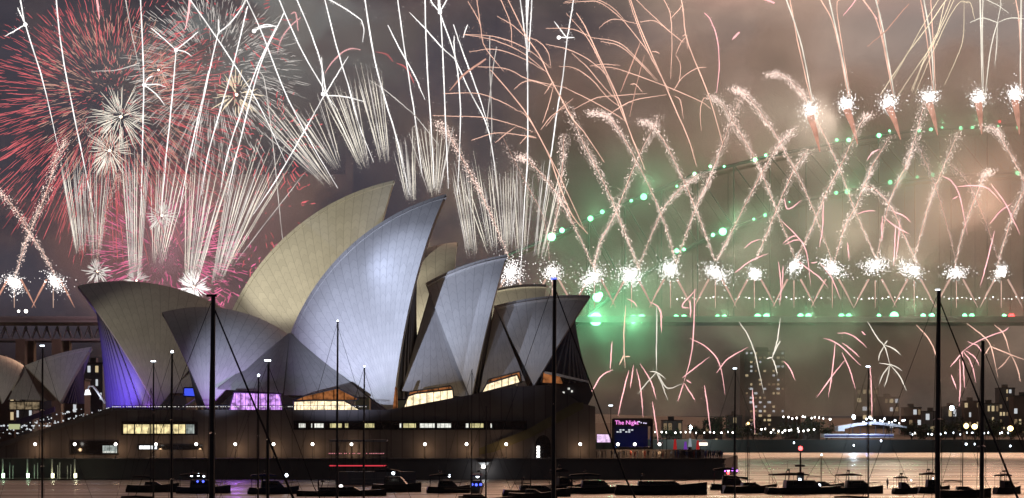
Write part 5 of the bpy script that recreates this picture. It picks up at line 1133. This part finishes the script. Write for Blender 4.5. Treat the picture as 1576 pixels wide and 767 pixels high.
for lb, ps in (('pink arc over the silver curtain, largest of the pink arcs', [(500, 113), (512, 95), (528, 80), (542, 75), (555, 77)]), ('pink arc above the four armed star', [(427, 82), (433, 60), (447, 41), (463, 27)]), ('pair of small pink hooks above the silver curtain', [(447, 22), (455, 21), (459, 48)]), ('dim pink arc under the right end of the drift', [(578, 80), (595, 84), (605, 95)]), ('dim pink arc left of the upright white pair', [(610, 97), (625, 105), (637, 128)])):
    t = fwk('trail', ps[0][0], ps[0][1], 1075, lb, 'star_arc'); streak(t, ps, ROSE if 'dim' not in lb else RED, 2.4, 1075, 14)
# ---- pieces falling under the deck, and small arcs in the brown smoke
FL = [('pink wire shape left, a long arm bent over the quay end', [[(942, 525), (939, 570)], [(943, 569), (925, 580), (905, 613)]]),
('pale upright streak with a small star beside the greenish lamp', [[(963, 470), (960, 520), (962, 567)], [(961, 545), (953, 562)], [(962, 549), (970, 549)]]),
('pink umbrella of streaks left of the stage', [[(968, 570), (960, 600), (951, 640)], [(975, 562), (970, 598)], [(980, 568), (986, 600), (990, 643)], [(985, 560), (1002, 588), (1010, 615)]]),
('white star with drooping arms above the stage', [[(1011, 470), (1010, 573)], [(1010, 573), (995, 590), (982, 606)], [(1010, 573), (1018, 590), (1028, 617)], [(1000, 572), (1012, 574), (1025, 584)], [(1012, 573), (1020, 590), (1030, 598), (1050, 591)]]),
('pink streak dropping onto the right end of the stage', [[(1004, 618), (1009, 650), (1013, 682)]]),
('tall rose column with a kinked head over the gap right of the stage', [[(1069, 445), (1068, 490), (1064, 545), (1052, 590)], [(1062, 462), (1063, 490)], [(1052, 590), (1043, 618)], [(1053, 590), (1070, 617)], [(1050, 582), (1092, 549)], [(1056, 585), (1064, 590)]]),
('pink arc ending in a long streak right of the rose column', [[(1062, 521), (1085, 533), (1102, 550), (1110, 570), (1116, 608)]]),
('pink bent streak joining the arc from the right', [[(1103, 574), (1120, 553), (1152, 534)]]),
('straight pink streak dropping to the far promenade', [[(1084, 593), (1088, 620), (1094, 667)]]),
('straight pink streak dropping in front of the apartment tower', [[(1158, 600), (1160, 630), (1162, 668)]]),
('white arc falling down the left side of the apartment tower', [[(1137, 495), (1152, 518), (1163, 550), (1176, 607)]]),
('white star with a leg before the apartment tower top', [[(1201, 490), (1196, 525), (1188, 551)], [(1188, 551), (1198, 530), (1202, 525)], [(1188, 551), (1193, 562), (1196, 577)], [(1180, 552), (1190, 550)]]),
('pink curl right of the apartment tower', [[(1206, 556), (1216, 568), (1224, 586)]]),
('pink tripod of long streaks above the low shed', [[(1286, 527), (1281, 570), (1275, 612)], [(1268, 521), (1290, 530), (1325, 563)], [(1300, 555), (1280, 580), (1257, 612)], [(1296, 543), (1308, 570), (1317, 600)], [(1296, 528), (1310, 538), (1323, 550)]]),
('pink arc over the tripod', [[(1289, 513), (1305, 514), (1320, 522), (1334, 535)], [(1326, 510), (1332, 516)]]),
('straight pink streak dropping beside the slim mast', [[(1339, 564), (1341, 600), (1342, 642)]]),
('double white star with drooping arms left of the thickest mast', [[(1335, 495), (1350, 520), (1362, 535), (1370, 563)], [(1361, 532), (1354, 545), (1352, 556)], [(1361, 531), (1375, 537), (1387, 547)], [(1370, 562), (1360, 575), (1353, 592)], [(1370, 562), (1366, 580), (1361, 596)], [(1370, 562), (1385, 580), (1395, 602)], [(1353, 559), (1375, 563), (1389, 571)], [(1361, 531), (1366, 524)]]),
('long pale arc falling left of the thickest mast', [[(1410, 500), (1428, 520), (1440, 545), (1448, 587)]]),
('pink star with five drooping arms between the thick masts', [[(1483, 540), (1475, 550), (1462, 565)], [(1481, 541), (1485, 599)], [(1483, 541), (1495, 560), (1502, 588)], [(1486, 540), (1500, 550), (1507, 563)], [(1477, 553), (1478, 590), (1476, 626)], [(1483, 540), (1497, 530), (1517, 520), (1545, 510), (1553, 504)], [(1464, 577), (1472, 598)], [(1490, 526), (1505, 533), (1511, 543)]]),
('pale arcs forking right of the second thick mast', [[(1488, 498), (1510, 515), (1525, 533), (1536, 582)], [(1530, 500), (1545, 515), (1555, 545)], [(1524, 533), (1540, 540), (1580, 555)], [(1556, 546), (1545, 560), (1535, 569)], [(1556, 546), (1565, 565), (1571, 588)], [(1524, 533), (1515, 547)]]),
('pink zigzag pair crossing the green lamps', [[(1017, 475), (1018, 512)], [(1072, 445), (1050, 470), (1062, 475)], [(1000, 465), (1012, 472), (1020, 490)], [(965, 460), (975, 465), (981, 473)]]),
('rose arc with a branch in the brown smoke left of the wide mine', [[(1203, 340), (1225, 362), (1240, 385), (1248, 440)], [(1205, 375), (1218, 365), (1228, 363)], [(1208, 377), (1222, 370), (1232, 370)]]),
('rose arc falling right of the small upright mine', [[(1226, 400), (1245, 415), (1262, 428), (1275, 443)], [(1262, 405), (1280, 428), (1293, 460)], [(1248, 405), (1258, 404)]]),
('rose streak dropping under the short comet', [[(1267, 310), (1266, 350), (1261, 381)]]),
('rose arcs over the soft bent joint', [[(1318, 330), (1335, 325), (1348, 325)], [(1373, 325), (1390, 332), (1403, 343)], [(1361, 335), (1380, 350), (1401, 361)]]),
('rose bundle dropping into the widest mine', [[(1385, 335), (1382, 375), (1379, 397)], [(1358, 333), (1357, 355), (1358, 372)], [(1378, 345), (1377, 380), (1375, 410)]]),
('rose hooked arc under the fifth upper mine', [[(1450, 271), (1465, 280), (1478, 305), (1489, 362)], [(1466, 307), (1475, 302)], [(1472, 288), (1495, 286), (1520, 290), (1542, 313)]]),
('rose crossed arcs near the edge under the arch crown', [[(1525, 283), (1545, 310), (1558, 335), (1570, 362)], [(1523, 345), (1540, 325), (1558, 313)]]),
('slim rose streak right of the split mine', [[(1531, 355), (1520, 400), (1509, 440)]]),
('small rose curls under the big lower arch lamp', [[(1146, 382), (1157, 373), (1172, 368)], [(1131, 420), (1155, 402), (1183, 390)]]),
('small rose curl on the short comet', [[(1207, 305), (1213, 322), (1234, 308)], [(1334, 248), (1343, 235), (1355, 230)]]),
('rose verticals dropping to the deck near its middle', [[(1198, 403), (1202, 440), (1200, 470)], [(1205, 410), (1204, 445)], [(1304, 373), (1307, 400)]])]
for i, (lb, ps) in enumerate(FL):
    D = 996 + (i * 9) % 20; t = fwk('fall', ps[0][0][0], ps[0][0][1], D, lb, 'falling_stars')
    m = SAL if 'pale' in lb else (CRM if 'white' in lb else ROSE)
    for p in ps: streak(t, p, m, 1.75, D, 14, (.3, .12), 'star_trail', .05, .5)
# ---- light thrown by the fireworks
for px, py, e, c in ((250, 330, 1e4, (1, .75, .75)), (1380, 400, 8e4, (1, .74, .56)), (1120, 400, 4e4, (1, .8, .62)), (1530, 330, 8e4, (1, .6, .42)), (1280, 180, 4e4, (1, .8, .65)), (830, 180, 1e4, (1, .82, .8)), (950, 420, 1.4e4, (.9, 1, .85))):
    lamp('POINT', 'firework_light', at(px, py, 1012), e, c, 6)
# ================================================================ SMOKE AND HAZE
def volume(name, density, color, aniso=.2):
    m = bpy.data.materials.new(name); m.use_nodes = True; t = m.node_tree; t.nodes.clear()
    v = t.nodes.new('ShaderNodeVolumePrincipled'); o = t.nodes.new('ShaderNodeOutputMaterial'); t.links.new(v.outputs[0], o.inputs['Volume'])
    v.inputs['Density'].default_value = density; v.inputs['Color'].default_value = (*color, 1); v.inputs['Anisotropy'].default_value = aniso
    return m
b = MB(); b.box(-2500, 2500, -60, 2500, -1.5, 420)
hz = tag(b.build('haze', volume('smoky_air', .000018, (.62, .61, .62))), kind='stuff')
def puff(px, py, D, rx, ry, rz, dens, col, seed):
    bm = bmesh.new(); bmesh.ops.create_icosphere(bm, subdivisions=4, radius=1); r = random.Random(seed)
    ph = [(r.uniform(0, 6), r.uniform(1.5, 3.2), Vector((r.gauss(0, 1), r.gauss(0, 1), r.gauss(0, 1))).normalized()) for _ in range(6)]
    for v in bm.verts:
        d = 1 + .09 * sum(math.sin(k * 2 * v.co.dot(a) + p) for p, k, a in ph) / 1.5; v.co = Vector((v.co.x * rx * d, v.co.y * ry * d, v.co.z * rz * d))
    me = bpy.data.meshes.new('smoke'); bm.to_mesh(me); bm.free(); me.materials.append(volume('smoke_bank', dens, col))
    o = bpy.data.objects.new('smoke', me); COL.objects.link(o); o.location = at(px, py, D); tag(o, kind='stuff'); return o
def cloud(name, px, py, D, rx, ry, rz, dens, col, nsc, rough=.55):
    # a torn smoke bank: density fades and breaks up towards its edge
    m = volume(name, dens, col); t = m.node_tree; l = t.links.new; v = t.nodes['Principled Volume']
    tc = t.nodes.new('ShaderNodeTexCoord'); mp = t.nodes.new('ShaderNodeMapping'); mp.inputs['Scale'].default_value = (1 / rx, 1 / ry, 1 / rz); l(tc.outputs['Object'], mp.inputs[0])
    ln = t.nodes.new('ShaderNodeVectorMath'); ln.operation = 'LENGTH'; l(mp.outputs[0], ln.inputs[0])
    no = t.nodes.new('ShaderNodeTexNoise'); no.inputs['Scale'].default_value = nsc; no.inputs['Detail'].default_value = 4; no.inputs['Roughness'].default_value = rough; l(tc.outputs['Object'], no.inputs['Vector'])
    ma = t.nodes.new('ShaderNodeMath'); ma.operation = 'MULTIPLY_ADD'; l(no.outputs[0], ma.inputs[0]); ma.inputs[1].default_value = -2.4; l(ln.outputs['Value'], ma.inputs[2])
    mr = t.nodes.new('ShaderNodeMapRange'); mr.interpolation_type = 'SMOOTHSTEP'; l(ma.outputs[0], mr.inputs[0]); mr.inputs[1].default_value = -.22; mr.inputs[2].default_value = -1.05; mr.inputs[3].default_value = 0; mr.inputs[4].default_value = dens; l(mr.outputs[0], v.inputs['Density'])
    b = MB(); b.box(-rx, rx, -ry, ry, -rz, rz); o = b.build('smoke', m); o.location = at(px, py, D); return tag(o, kind='stuff')
cloud('smoke_bank', 1370, 322, 1070, 200, 64, 84, .06, (.93, .9, .87), .02)
cloud('smoke_under_deck', 1250, 545, 1068, 150, 55, 34, .008, (.2, .22, .21), .03)
cloud('smoke_green', 940, 500, 1072, 50, 45, 40, .02, (.9, .9, .88), .03)
cloud('smoke_pink', 255, 350, 1062, 75, 40, 52, .03, (.86, .82, .86), .03)
cloud('smoke_drift', 400, 100, 1062, 95, 40, 48, .020, (.62, .74, .82), .028)
cloud('smoke_centre', 760, 190, 1066, 85, 40, 60, .006, (.62, .66, .72), .026)
lamp('POINT', 'firework_light', at(255, 415, 1024), 4.6e4, (1, .5, .62), 4); lamp('POINT', 'firework_light', at(380, 100, 1015), 1.8e4, (.85, 1, 1), 5); lamp('POINT', 'firework_light', at(150, 300, 1018), 1.0e4, (1, .55, .5), 4)
